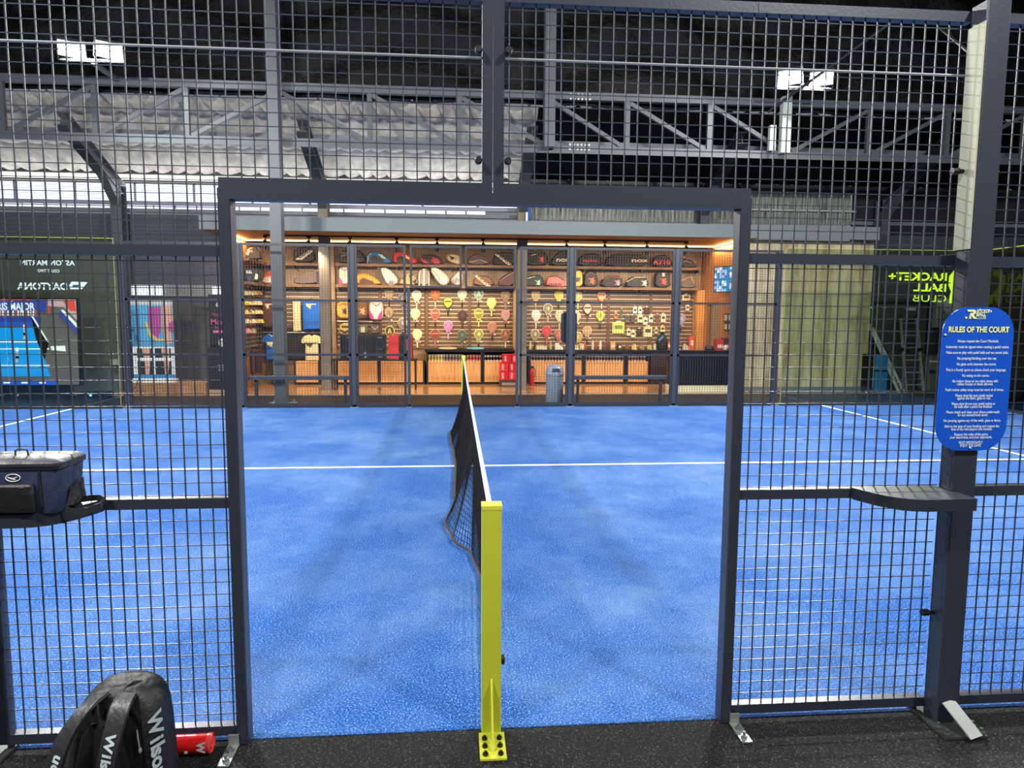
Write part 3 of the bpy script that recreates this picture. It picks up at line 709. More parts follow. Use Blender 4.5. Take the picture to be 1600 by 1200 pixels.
mb = MB(); mb.add([(-1.53,-.19,1.03),(-1.53,-.06,1.03),(-1.528,-.07,1.11),(-1.528,-.16,1.09),(-1.515,-.17,1.03),(-1.515,-.08,1.03),(-1.52,-.09,1.10),(-1.52,-.15,1.085)],[(0,1,2,3),(7,6,5,4),(0,4,5,1),(1,5,6,2),(2,6,7,3),(3,7,4,0)]); mb.build('side_pocket', BLK, cb)
mb = MB(); lx, lz = -1.683, 1.143
mb.tube([(lx+.024*math.cos(a), -.2235, lz+.013*math.sin(a)) for a in [2*math.pi*i/24 for i in range(24)]], .0017, 5, closed=True)
mb.prism([(lx-.018,lz+.003),(lx-.004,lz-.001),(lx+.018,lz+.004),(lx+.004,lz-.003),(lx+.010,lz-.007),(lx-.002,lz-.005),(lx-.010,lz-.002)][::-1], -.2265, -.2225)
mb.build('badge', WHITE, cb)
mb = MB(); pts = [(-1.53,-.10,1.03),(-1.49,-.10,1.035),(-1.455,-.105,1.037),(-1.435,-.12,1.030),(-1.435,-.15,1.018),(-1.46,-.185,1.012),(-1.50,-.20,1.010),(-1.53,-.195,1.02)]
mb.ribbon(pts, .022, .004, [Vector((0,0,1))]*len(pts)); mb.build('carry_strap', M('#26272a', .6), cb)
mb = MB(); mb.tube([(-1.715,-.15,1.205),(-1.715,-.15,1.225),(-1.70,-.15,1.232),(-1.675,-.15,1.228),(-1.67,-.15,1.205)], .003, 6); mb.build('top_loop', BLK, cb)

# ------------------------------------------------------------------ BACKPACK
bpk = thing('tennis_backpack', 'black sports backpack with white lettered straps leaning by the fence', 'backpack', (-1.36, -.33, 0))
BK = M('#131417', .55, bump=.35, bscale=25); BK2 = M('#1f2124', .45, bump=.2, bscale=30); BK3 = M('#08090a', .8)
YB = -.42  # front plane (harness side)
secs = []
def outline(z):   # half silhouette x0,x1 as function of height
    T = [(0, -1.50, -1.07), (.06, -1.53, -1.055), (.15, -1.53, -1.06), (.25, -1.515, -1.065), (.33, -1.495, -1.068), (.40, -1.475, -1.075), (.445, -1.45, -1.09), (.475, -1.42, -1.115), (.488, -1.385, -1.15), (.492, -1.36, -1.17)]
    for i in range(len(T)-1):
        if T[i][0] <= z <= T[i+1][0]:
            q = (z-T[i][0])/(T[i+1][0]-T[i][0]); return T[i][1]*(1-q)+T[i+1][1]*q, T[i][2]*(1-q)+T[i+1][2]*q
    return T[-1][1:]
for z in (0, .03, .08, .15, .22, .28, .33, .37, .40, .42, .44, .455, .468, .478, .485, .490, .492):
    x0, x1 = outline(z); back = -.20+.0*z; fr = YB+.02*max(0, (z-.3)/.19)**2*3
    secs.append((z, x0+.02, x1, fr, back-.02*(z/.49), min(.06, (x1-x0)/2.2)))
softbox(MB(), secs, 6).build('body', BK, bpk, smooth=True)
# harness panel (recess)
mb = MB(); mb.prism([(-1.43,.02),(-1.44,.2),(-1.40,.34),(-1.36,.385),(-1.27,.385),(-1.22,.34),(-1.19,.2),(-1.18,.02)], YB-.012, YB+.03, inset=.02, puff=.008); mb.build('back_panel', BK3, bpk, smooth=True)
def strap(pts, wd, name='shoulder_strap'):
    n = len(pts); o = MB().ribbon(pts, wd, .016, [Vector((1, 0, .0)) if not isinstance(p, tuple) else Vector((1,0,0)) for p in pts]).build(name, BK2, bpk)
    return o
def curve3(P, n=16):
    out = []
    for i in range(n+1):
        t_ = i/n*(len(P)-1); k = min(int(t_), len(P)-2); q = t_-k
        p0, p1, p2, p3 = [Vector(P[max(0, min(len(P)-1, k+d))]) for d in (-1, 0, 1, 2)]
        out.append(.5*((2*p1)+(-p0+p2)*q+(2*p0-5*p1+4*p2-p3)*q*q+(-p0+3*p1-3*p2+p3)*q**3))
    return out
spine = {}
for nm, P in (('L', [(-1.335,-.37,.475),(-1.375,-.425,.452),(-1.43,-.47,.38),(-1.465,-.50,.29),(-1.485,-.505,.20),(-1.495,-.49,.10),(-1.49,-.45,.02)]),
              ('R', [(-1.215,-.37,.478),(-1.215,-.43,.455),(-1.225,-.475,.38),(-1.24,-.50,.29),(-1.255,-.505,.20),(-1.27,-.49,.10),(-1.28,-.45,.02)])):
    pts = curve3(P, 40); spine[nm] = pts
    st = MB().ribbon(pts, .085, .016, [Vector((1, -.12, 0 if nm == 'R' else .25))]*41).build('shoulder_strap', BK2, bpk, smooth=True)
    e = MB()
    for sg_ in (-1, 1):
        sv = Vector((1, -.12, 0 if nm == 'R' else .25)).normalized()*.0435*sg_; e.tube([p+sv+Vector((0,-.002,0)) for p in pts], .0045, 6)
    e.build('strap_piping', M('#0a0b0c', .5), bpk)
    # lettering down the strap
    s_ = 'Wilson'; mats = M('#b4c2c6', .5)
    ss = list(reversed(s_)) if nm == 'L' else list(s_)
    pos = .34
    adv = [0, .046, .064, .080, .108, .142]
    cum = [0]
    for a_, b_ in zip(pts, pts[1:]): cum.append(cum[-1]+(b_-a_).length)
    def along(L_):
        for q_ in range(len(pts)-1):
            if cum[q_+1] >= L_: f_ = (L_-cum[q_])/(cum[q_+1]-cum[q_]); return pts[q_].lerp(pts[q_+1], f_), (pts[q_+1]-pts[q_]).normalized()
        return pts[-1], (pts[-1]-pts[-2]).normalized()
    for k, ch in enumerate('Wilson'):
        p, d = along(.185+adv[k] if nm == 'R' else .40-adv[k])
        sv = Vector((1, -.12, 0 if nm == 'R' else .25)).normalized(); n_ = sv.cross(d).normalized()
        if n_.y > 0: n_ = -n_
        ux = d if nm == 'R' else -d; uy = n_.cross(ux)
        lettering(ch, 'strap_letter', mats, bpk, p+n_*.0095-uy*.022, ux, uy, .062, None, .035, ext=.0)
# grab loop
MB().ribbon([(-1.335,-.40,.462),(-1.32,-.43,.432),(-1.295,-.44,.402),(-1.275,-.44,.402),(-1.25,-.43,.432),(-1.235,-.40,.462)], .022, .008, [Vector((.3,0,1)),Vector((.6,0,.8)),Vector((.3,.3,1)),Vector((-.3,.3,1)),Vector((-.6,0,.8)),Vector((-.3,0,1))]).build('grab_loop', BK, bpk)
MB().tube(curve3([(-1.20,-.40,.44),(-1.15,-.41,.40),(-1.13,-.415,.30),(-1.125,-.42,.18),(-1.12,-.42,.02)], 14), .006, 6).build('side_zip', M('#050506', .4), bpk)
MB().tube(curve3([(-1.24,-.36,.485),(-1.22,-.32,.495),(-1.17,-.30,.480),(-1.13,-.29,.45),(-1.10,-.29,.41)], 12), .007, 6).build('top_zip', M('#08090a', .4), bpk)
mb = MB(); mb.tube([(-1.15,-.425,.36),(-1.143,-.432,.33),(-1.14,-.43,.29)], .0035, 6); mb.lathe((-1.138,-.43,.277), [(.004,-.01),(.008,-.004),(.008,.006),(.004,.012)], 8); mb.build('zip_pull', M('#8b8f90', .5), bpk)
MB().lathe((-1.09,-.30,.405), [(.003,-.012),(.009,-.004),(.009,.008),(.004,.014)], 8).build('zip_pull', M('#b8bcbc', .5), bpk)
adv = [0, .066, .092, .116, .157, .205]
for k, ch in enumerate('Wilson'):
    z = .37-adv[k]
    if z < .02: break
    x = outline(z)[1]; x2 = outline(max(z-.05, 0))[1]; n_ = Vector((.80, -.60, .08)).normalized(); ux = Vector((x2-x, 0, -.05)); ux = (ux-n_*ux.dot(n_)).normalized(); uy = n_.cross(ux)
    lettering(ch, 'side_letter', M('#b4c2c6', .5), bpk, Vector((x-.06+.067*.80, YB+.06-.067*.60, z))-uy*.03, ux, uy, .085, None, .035, ext=.001)
bpk.location = (-1.375, -.33, 0); bpk.scale = (.73, .9, .87)
# ------------------------------------------------------------------ BALL CAN (lying)
a, b2 = atz(283, 1160, .037), atz(334, 1157, .037)
bc = thing('ball_can', 'red tube of balls lying on the rubber beside the backpack', 'ball can', ((a.x+b2.x)/2, -.085, 0))
yc = -.075; L0, L1 = a.x-.06, b2.x
MB().lathe((L0, yc, .037), [(.034, 0), (.036, .004), (.036, L1-L0-.02), (.0355, L1-L0-.016)], 24, axis='X').build('tube', M('#e01c20', .25), bc, smooth=True)
MB().lathe((L1-.018, yc, .037), [(.0375, 0), (.038, .003), (.038, .014), (.034, .018), (.033, .012)], 24, axis='X').build('lid', M('#ef4a48', .2), bc, smooth=True)
lettering('W', 'logo', WHITE, bc, (L1-.045, yc-.0362, .042), (0, 0, -1), (1, 0, 0), .04, None, .06, ext=.0005)
MB().box(a.x+.03, a.x+.042, yc-.0368, yc-.036, .02, .03).build('print_mark', WHITE, bc)

# ------------------------------------------------------------------ SHOP SHELL
SX0, SX1 = -4.95, 6.12; CZ = 3.40; BY = 14.62
struct(MB().box(SX0-.4, 9.2, 12.0, 12.04, 3.41, 3.69).build('trim_9', M('#82898b', .5)))
struct(MB().box(SX0-.4, 9.2, 12.04, WY, 3.65, 3.69).build('trim_10', M('#70757a', .5)))
struct(MB().box(SX0-.4, SX0-.36, 12.04, WY, 3.41, 3.69).build('trim_11', M('#9aa2a4', .5)))
struct(MB().box(SX0-.36, SX1+.3, 12.04, 14.7, CZ, CZ+.03).build('ceiling_shop', WOOD_CEIL))
struct(MB().box(SX0-.1, SX1+.1, BY, BY+.08, 0, CZ).build('wall_shop_back', WOOD_BEIGE))
struct(MB().box(SX0-.08, SX0, 12.9, BY, 0, CZ).build('wall_shop_left', WOOD_SIDE))
struct(MB().box(SX1, SX1+.1, 12.34, 13.3, 0, CZ).build('wall_shop_right', WOOD_SIDE))
struct(MB().box(SX1, SX1+.1, 14.1, BY, 0, CZ).build('wall_shop_right_rear', WOOD_SIDE))
struct(MB().box(SX1, SX1+.1, 13.3, 14.1, 2.0, CZ).build('wall_shop_right_lintel', WOOD_SIDE))
struct(MB().box(SX1+.1, SX1+.9, 13.3, 14.1, 0, 2.0).build('door_1', M('#4a4138', .6)))
struct(MB().box(SX1+.02, SX1+.05, 13.3, 13.85, 0, 2.0).build('door_2', M('#8a7e6a', .6)))
struct(MB().box(6.225, 9.27, 12.30, 12.36, .12, 3.41).build('wall_planked', WOOD_PALE))
struct(MB().box(6.225, 9.27, 12.29, 12.37, 0, .12).build('baseboard_planked', M('#6d747a', .5)))
struct(MB().box(9.22, 9.27, 12.36, 12.8, 0, 3.41).build('wall_planked_return', WOOD_PALE))
# shop LED coves
def cove(p, q, label, en):
    t = thing('light_strip', label, 'light strip', tuple(p), 'warm light strips in the shop')
    MB().bar(p, q, .03, .02).build('diffuser', M('#ffdf9a', .5, emit=9), t)
    p, q = Vector(p), Vector(q); l = bpy.data.lights.new('strip_lamp', 'AREA'); l.shape = 'RECTANGLE'; l.size = (q-p).length; l.size_y = .05; l.energy = en; l.color = (1, .66, .30)
    lo = bpy.data.objects.new('strip_lamp', l); COL.objects.link(lo); lo.parent = t; lo.location = (q-p)/2+Vector((0, 0, -.03))
    ang = math.atan2((q-p).y, (q-p).x); lo.rotation_euler = (0, 0, ang)
cove((SX0+.05, 13.75, CZ-.02), (SX1-.05, 13.75, CZ-.02), 'long warm light strip along the rear of the shop ceiling', 55)
cove((SX0+.05, 12.1, CZ-.03), (SX0+.05, 13.7, CZ-.03), 'warm light strip along the left side of the shop ceiling', 35)
cove((SX1-.05, 12.1, CZ-.03), (SX1-.05, 13.7, CZ-.03), 'warm light strip along the right side of the shop ceiling', 35)
# spotlight track
tk = thing('spotlight_track', 'long black ceiling track for the shop spotlights', 'light track', (0, 12.7, CZ-.03))
MB().box(-4.25, 5.1, 12.68, 12.72, CZ-.03, CZ).build('rail', BLACKM, tk)
TXs = [415, 483, 547, 620, 683, 755, 885, 945, 1011, 1072]
for i, px in enumerate(TXs):
    X = at(px, 378, 12.7).x; z = CZ-.03; Yt = 12.7
    lit = i in (0,)
    dx = .18 if i == 0 else random.uniform(-.25, .25)
    t = thing('track_spotlight', 'black track spotlight under the shop ceiling, %s from the left' % ('first', 'second', 'third', 'fourth', 'fifth', 'sixth', 'seventh', 'eighth', 'ninth', 'tenth')[i], 'spotlight', (X, Yt, z), 'track spotlights in the shop')
    MB().box(X-.045, X+.045, Yt-.02, Yt+.02, z-.03, z).build('adapter', BLACKM, t)
    MB().tube([(X, Yt, z-.03), (X, Yt, z-.16)], .014, 8).build('stem', BLACKM, t)
    d = Vector((dx, 1.5, -2.0)).normalized(); c = Vector((X, Yt, z-.18))
    MB().tube([c-d*.10, c-d*.09, c+d*.06, c+d*.10], [.03, .045, .05, .058], 14).build('head', BLACKM, t, smooth=True)
    MB().tube([c+d*.095, c+d*.103], .045, 14).build('lamp_face', M('#fff0cc', .4, emit=20), t)
    l = bpy.data.lights.new('spot', 'SPOT'); l.energy = 125; l.color = (1, .76, .46); l.spot_size = math.radians(115); l.spot_blend = .8; l.shadow_soft_size = .04
    lo = bpy.data.objects.new('spot', l); COL.objects.link(lo); lo.parent = t; lo.location = c+d*.12-Vector((X, Yt, z)); lo.rotation_euler = d.to_track_quat('-Z', 'Y').to_euler()

# slat wall panels with bright grooves
def slatwall(x0, x1, z0, z1, Y, label, axis='Y', divs=()):
    t = thing('slat_wall', label, 'slat wall', ((x0+x1)/2, Y, z0), 'slat wall panels in the shop')
    mb = MB(); g = MB(); z = z0
    while z < z1:
        zt = min(z+.082, z1)
        if axis == 'Y': mb.box(x0, x1, Y, Y+.02, z, zt); g.box(x0, x1, Y+.004, Y+.012, zt, min(zt+.016, z1))
        else: mb.box(Y-.02, Y, x0, x1, z, zt); g.box(Y-.012, Y-.004, x0, x1, zt, min(zt+.016, z1))
        z += .098
    mb.build('boards', WOOD_DARK, t); g.build('groove_rails', ALU, t)
    for d in divs:
        if axis == 'Y': MB().box(d-.035, d+.035, Y-.03, Y+.02, z0, z1).build('divider', M('#6b4c33', .5), t)
    t.location = t.location
    return t
def X_(px, Y=14.58): return at(px, 470, Y).x
SZ0, SZ1 = .86, 2.36
slatwall(SX0+.02, X_(501), SZ0, SZ1, 14.58, 'brown slat wall behind the shirts at the shop left', divs=[X_(411)])
slatwall(X_(526), X_(663), SZ0, SZ1, 14.58, 'brown slat wall behind the boxes and hanging backpacks', divs=[X_(594), X_(655)])
slatwall(X_(665), X_(801), SZ0, SZ1, 14.58, 'brown slat wall carrying the central racket rows', divs=[X_(667), X_(734)])
slatwall(X_(822), X_(1048), SZ0, SZ1, 14.58, 'brown slat wall carrying rackets right of the centre column', divs=[X_(951), X_(1017)])
slatwall(X_(1052), X_(1083), SZ0, SZ1, 14.58, 'brown slat wall at the right end beside the door')
st = slatwall(13.0, 14.55, SZ0, SZ1, SX0+.022, 'brown slat wall on the left side wall holding the caps', axis='X'); 
struct(MB().box(X_(1083), X_(1097), 14.3, 14.6, 0, 2.36).build('wall_pillar', wood('wood_pillar', '#b98346', '#d29a58', .5, (8, 8, 1))))
struct(MB().box(X_(801), X_(822), 14.4, 14.6, 0, CZ).build('wall_nib', WOOD_BEIGE))
struct(MB().box(X_(503), X_(525), 14.45, 14.6, 0, CZ).build('wall_nib_left', WOOD_BEIGE))

# bag shelves
S1, S2 = 2.92, 2.41
def shelf(x0, x1, z, label, y0=14.28):
    t = thing('wall_shelf', label, 'shelf', ((x0+x1)/2, 14.45, z-.07), 'bag shelves in the shop')
    MB().box(x0, x1, y0, 14.6, z-.06, z).build('board', wood('shelf_wood', '#6f5239', '#8d6c4c', .5, (1, 9, 9)), t)
    n = max(2, int((x1-x0)/1.2))
    for k in range(n+1): X = x0+.05+(x1-x0-.1)*k/n; MB().box(X-.012, X+.012, y0+.05, 14.6, z-.12, z-.06).build('bracket', BLACKM, t)
shelf(SX0+.3, X_(501, 14.3), S1, 'upper bag shelf at the shop left'); shelf(X_(525, 14.3), X_(806, 14.3), S1, 'upper bag shelf over the central rackets'); shelf(X_(819, 14.3), X_(1094, 14.3), S1, 'upper bag shelf at the shop right')
shelf(SX0+.3, X_(501, 14.3), S2, 'lower bag shelf at the shop left'); shelf(X_(525, 14.3), X_(806, 14.3), S2, 'lower bag shelf over the central rackets'); shelf(X_(819, 14.3), X_(1094, 14.3), S2, 'lower bag shelf at the shop right')
for z, nm in ((S1, 'upper'), (S2, 'lower')):
    t = thing('wall_shelf', nm+' shelf along the left side wall of the shop', 'shelf', (SX0+.15, 13.7, z-.06), 'bag shelves in the shop')
    MB().box(SX0, SX0+.3, 12.95, 14.6, z-.06, z).build('board', WOOD_DARK, t)

# ------------------------------------------------------------------ SHOP GOODS
def shifted(poly, rest=None, center=None):
    if rest is not None:
        dz = rest-min(z for x, z in poly); poly = [(x, z+dz) for x, z in poly]
    return poly
def smoothpoly(poly, it=1):
    for _ in range(it):
        out = []; k = len(poly)
        for i in range(k):
            a, b3 = poly[i], poly[(i+1)%k]; out += [(a[0]*.75+b3[0]*.25, a[1]*.75+b3[1]*.25), (a[0]*.25+b3[0]*.75, a[1]*.25+b3[1]*.75)]
        poly = out
    return poly
def area(p): return sum(p[i][0]*p[(i+1)%len(p)][1]-p[(i+1)%len(p)][0]*p[i][1] for i in range(len(p)))
def cw(p): return p if area(p) < 0 else p[::-1]
def xmark(cx_, cz_, s_, Y):   # arrow-like cross emblem
    a = [(-1, .55), (-.35, .25), (0, .0), (-.35, -.55), (-1, -.1), (-.55, .2)]
    return [cw([(cx_+s_*x, cz_+s_*z) for x, z in [(-1,.7),(-.2,.45),(.15,.7),(.75,.8),(.35,.35),(.8,0),(.4,-.4),(.7,-.8),(.1,-.75),(-.25,-.4),(-.7,-.75),(-.4,-.2),(-.2,.05)]])]
def bag(name, cat, label, px, col, rest, extras=(), Y=14.42, depth=.2, group='racket bags on the shop shelves', it=1):
    poly = shifted(pxpoly(px, Y-depth/2), rest)
    zoff = rest-min(at(x, y, Y-depth/2).z for x, y in px) if rest is not None else 0
    k = len(poly); cx_ = sum(p[0] for p in poly)/k
    zmin = min(p[1] for p in poly); zmax = max(p[1] for p in poly)
    t = thing(name, label, cat, (cx_, Y, zmin), group)
    sp = cw(smoothpoly(poly, it)); ins = min(.03, (zmax-zmin)*.15)
    dz = zmin-min(z for x, z in sp); sp = [(x, z+dz) for x, z in sp]
    MB().prism(sp, Y-depth/2, Y+depth/2, inset=ins, puff=.05).build('body', M(col, .55, bump=.2, bscale=20), t, smooth=True)
    Yf = Y-depth/2-.004
    def q(x, y): p = at(x, y, Yf); return (p.x, p.z+zoff)
    for e in extras:
        if e[0] == 'poly': MB().prism(cw([q(*p) for p in e[1]]), Yf-.006, Yf+.004).build(e[3] if len(e) > 3 else 'panel', M(e[2], .5), t)
        elif e[0] == 'x':
            c = q(*e[1])
            for pp in xmark(c[0], c[1], e[2]*.0145, Yf): MB().prism(pp, Yf-.004, Yf+.004).build('emblem', M(e[3], .5), t)
        elif e[0] == 'text':
            a_, b_ = q(*e[2]), q(*e[3]); v = Vector((b_[0]-a_[0], 0, b_[1]-a_[1])); u = v.normalized(); upv = Vector((-u.z, 0, u.x)) if u.x > 0 else Vector((u.z, 0, -u.x))
            lettering(e[1], 'letters', M(e[5], .5), t, (Vector((a_[0], Yf-.007, a_[1]))+Vector((b_[0], Yf-.007, b_[1])))/2, v, Vector((-u.z, 0, u.x)), e[4]*.0158/.72, v.length, .03, ext=.001)
        elif e[0] == 'strap':
            MB().tube([Vector((q(*p)[0], Yf-.006, q(*p)[1])) for p in e[1]], .009, 6).build('strap', M(e[2], .5), t)
        elif e[0] == 'loop':
            x, y = e[1]; c = q(x, y); MB().tube([Vector((c[0]-.05, Y, c[1]-.02)), Vector((c[0]-.03, Y, c[1]+.02)), Vector((c[0]+.03, Y, c[1]+.02)), Vector((c[0]+.05, Y, c[1]-.02))], .009, 6).build('handle', M(e[2], .5), t)
    return t
K = '#17151a'
B = lambda *a, **k: bag('racket_bag', 'bag', *a, **k)
bag('racket_bag', 'bag', 'dark flowered bag at the left end of the upper shelf', [(382,404),(384,390),(392,384),(403,384),(407,398),(408,404)], '#2a1f22', S1, [('poly', [(384,396),(387,388),(391,390),(388,398)], '#c9b09a'), ('poly', [(390,392),(394,388),(395,394)], '#b86a5a')], Y=13.5)
bag('racket_bag', 'bag', 'black printed bag at the left end of the lower shelf', [(380,441),(381,421),(387,417),(400,418),(405,425),(406,441)], '#1c1e28', S2, [('text', 'BULL', (385,427), (394,427), 4, '#e8e4d8'), ('poly', [(398,436),(400,427),(403,430),(402,437)], '#dfe6b0'), ('poly', [(386,438),(388,430),(393,433),(392,439)], '#2c3454')], Y=13.5)
B('black bag with a diagonal white lettered band left on the upper shelf', [(457,412),(457,391),(470,387),(480,383),(490,393),(493,410)], K, S1, [('poly', [(461,407),(472,407),(489,394),(485,391)], '#d8d2c4'), ('text', 'HEAD', (469,405.5), (486,393.5), 4, '#1a1a1a')])
B('black ribbed bag behind the third spotlight on the upper shelf', [(527,411),(528,394),(540,388),(558,388),(570,398),(571,411)], '#1d1817', S1, [('strap', [(530,393),(545,398),(560,405)], '#8c8880'), ('strap', [(533,400),(540,399)], '#b0a890')])
B('blue racket bag on the upper shelf', [(572,410),(572,396),(580,390),(592,390),(605,399),(612,405),(611,410)], '#1d6cb4', S1, [('poly', [(578,410),(579,400),(584,397),(596,402),(604,410)], '#181a20'), ('poly', [(590,395),(597,396),(604,403),(598,402)], '#cfe4ea'), ('strap', [(574,409),(575,399),(580,394)], '#d9e6ee')])
B('bright red racket bag on the upper shelf', [(614,410),(613,396),(620,390),(632,391),(645,399),(653,405),(651,410)], '#d8231d', S1, [('poly', [(619,410),(620,400),(625,397),(638,403),(643,410)], '#2a1614'), ('poly', [(628,396),(634,396),(643,403),(637,402)], '#f2d8b0')])
B('maroon and black bag right of the red one', [(655,411),(656,398),(665,395),(680,395),(690,402),(694,411)], '#3a1a22', S1, [('poly', [(656,399),(663,404),(670,409),(664,410),(658,405)], '#b81f38'), ('poly', [(676,400),(684,402),(688,410),(680,410),(674,406)], '#b81f38')])
B('cream bag with a black triangle on the upper shelf', [(696,403),(700,395),(712,395),(722,400),(722,413),(706,411)], '#cdbb9a', S1, [('poly', [(701,398),(711,402),(706,406)], '#221d1a')])
B('grey brown bag between the cream and the lettered black bag', [(728,412),(732,400),(745,392),(760,398),(768,411)], '#5d4a48', S1, [('strap', [(734,408),(750,404),(762,409)], '#c4b4a8')])
B('black bag with a falling white lettered band on the upper shelf', [(770,413),(771,402),(776,394),(800,394),(806,402),(806,415),(773,415)], K, S1, [('poly', [(773,398),(778,397),(800,414),(794,415)], '#d8d2c4'), ('text', 'HEAD', (776,399), (796,413.5), 4, '#1a1a1a')])
B('black bag with a red cross emblem right of the column', [(821,418),(821,398),(848,395),(856,400),(857,418)], '#1a1417', S1, [('x', (846,408), 6.0, '#d8555c'), ('strap', [(830,402),(838,400)], '#cfcfc8')])
B('black bag lettered white beside the red emblem bag', [(858,418),(866,402),(880,392),(890,395),(898,405),(900,418)], K, S1, [('text', 'nox', (869,411), (891,411), 6, '#ece8ea'), ('strap', [(866,405),(880,397),(892,400)], '#6a6068')])
B('black bag lettered dark pink on the upper shelf', [(901,418),(905,402),(925,396),(940,400),(942,418)], K, S1, [('text', 'nox', (911,411), (934,411), 5, '#c8386c')])
B('wide black bag lettered white on the upper shelf', [(943,418),(950,400),(975,396),(1008,398),(1015,418)], K, S1, [('text', 'nox', (987,411), (1013,411), 6, '#e8d8e0')])
B('black bag with pink slanted lettering beside the right post', [(1017,418),(1022,400),(1046,398),(1055,418)], '#1c1218', S1, [('text', 'AT10', (1020,413), (1047,413), 5.5, '#d8406c')])
B('black bag with pale piping at the right end of the upper shelf', [(1060,419),(1062,402),(1075,402),(1088,410),(1092,419)], K, S1, [('strap', [(1066,403),(1078,405),(1087,411)], '#e0b8a0'), ('strap', [(1062,412),(1072,409),(1080,412)], '#b0a8a8')])
# lower shelf
B('red and white lettered bag at the left on the lower shelf', [(408,441),(412,427),(420,420),(436,419),(438,441)], '#c8b8a4', S2, [('poly', [(413,428),(420,421),(435,419),(435,425),(416,430)], '#c03c30'), ('text', 'nox', (419,438), (437,438), 7, '#fff6ea'), ('poly', [(420,441),(421,439),(436,439),(436,441)], '#b03034')])
B('long grey brown bag with a black end on the lower shelf', [(457,445),(460,432),(480,424),(495,423),(500,430),(501,443)], '#6a5650', S2, [('poly', [(494,424),(499,430),(501,444),(495,444)], '#1c1a1c'), ('strap', [(460,435),(480,427),(494,425)], '#a88a70')])
bag('shop_backpack', 'backpack', 'white and pink patterned backpack on the lower shelf', [(529,443),(529,418),(532,415),(546,415),(548,420),(548,443)], '#e8dcc8', S2, [('poly', [(530,443),(530,430),(535,438),(537,443)], '#d0408c'), ('poly', [(547,443),(547,430),(543,438),(541,443)], '#d0408c'), ('strap', [(533,417),(538,421),(544,418)], '#7a3a4c'), ('loop', (538,416), '#c8b8a4')], group='backpacks in the shop')
B('orange yellow racket bag on the lower shelf', [(555,442),(555,428),(564,423),(576,425),(590,433),(597,442)], '#e0982c', S2, [('poly', [(561,442),(562,434),(568,431),(582,436),(588,442)], '#5a3018'), ('strap', [(556,441),(557,433),(562,430)], '#f0c890')])
B('white kite shaped bag leaning on the lower shelf', [(592,416),(606,416),(621,432),(622,440),(615,444),(604,443),(597,430)], '#dcd0bc', S2, [('poly', [(609,436),(617,438),(613,444),(606,443)], '#7c7474'), ('poly', [(589,416),(594,416),(602,440),(598,438)], '#3a2820')])
B('camouflage patterned bag on the lower shelf', [(623,443),(624,435),(632,425),(642,423),(652,430),(655,444)], '#a08a58', S2, [('poly', [(626,434),(636,427),(632,436)], '#54482c'), ('poly', [(638,428),(646,426),(642,436)], '#4c4030'), ('poly', [(644,438),(651,433),(650,442)], '#241c18')])
B('brown and cream striped bag on the lower shelf', [(653,444),(653,425),(657,417),(669,417),(672,425),(672,444)], '#8c7670', S2, [('poly', [(654,444),(654,425),(657,419),(656,444)], '#dcc8a8'), ('poly', [(660,444),(661,418),(664,418),(664,444)], '#dcc8a8'), ('poly', [(669,444),(669,419),(671,425),(671,444)], '#dcc8a8')])
B('large white teardrop bag on the lower shelf', [(670,417),(684,417),(700,430),(703,438),(697,446),(688,445),(680,436)], '#d9cdb8', S2, [('strap', [(674,420),(684,430),(690,441)], '#9c8c7c')])
B('white and grey bag leaning left against the post', [(704,438),(708,430),(720,420),(724,430),(722,444),(712,446)], '#d0c6ba', S2, [('poly', [(706,438),(714,432),(718,438),(710,443)], '#8a7c80')])
B('brown bag with a pale falling band on the lower shelf', [(738,445),(742,430),(750,427),(765,430),(776,445)], '#7a4c30', S2, [('poly', [(741,429),(746,428),(768,446),(761,446)], '#e8d0a8'), ('text', 'HEAD', (746,432), (763,445), 4, '#3c2c20')])
B('dark bag with orange piping leaning by the column', [(778,446),(779,436),(790,427),(803,421),(807,430),(803,446)], '#5c3c38', S2, [('strap', [(781,438),(792,430),(804,424)], '#c89070')])
B('black bag with a pale green cross emblem', [(820,446),(822,432),(835,427),(848,428),(851,446)], '#232422', S2, [('x', (841,440), 6.0, '#a0d8b0'), ('strap', [(822,434),(836,430)], '#d8dcd0')])
B('salmon pink lettered racket bag', [(853,446),(854,433),(862,428),(875,430),(888,440),(890,446)], '#e8706c', S2, [('text', 'nox', (857,444), (879,444), 5, '#3c2428'), ('strap', [(858,430),(870,429),(882,436)], '#2c2024')])
bag('shop_backpack', 'backpack', 'yellow backpack with a dark face-like motif right of the post', [(894,446),(894,424),(899,420),(908,420),(911,426),(911,446)], '#d8b050', S2, [('poly', [(897,431),(908,431),(905,438),(900,438)], '#4c3820'), ('loop', (903,421), '#d8b050')], group='backpacks in the shop')
bag('shop_backpack', 'backpack', 'black backpack with orange emblem beside the yellow one', [(912,446),(913,427),(918,421),(930,421),(934,428),(935,446)], '#2c2020', S2, [('x', (925,436), 7, '#f0643c'), ('strap', [(916,428),(923,423),(931,427)], '#8c7c78'), ('loop', (924,422), '#2c2020')], group='backpacks in the shop')
B('black bag with a pink cross emblem', [(938,447),(942,432),(955,428),(972,430),(975,447)], '#282022', S2, [('x', (965,440), 6.0, '#e898a0'), ('strap', [(941,434),(955,430),(970,432)], '#c85c54')])
B('black bag with a cream cross emblem', [(976,447),(982,433),(995,428),(1012,430),(1015,447)], '#282620', S2, [('x', (1007,440), 6.0, '#e8f0c8'), ('strap', [(979,438),(992,431),(1008,431)], '#d8d8b8')])
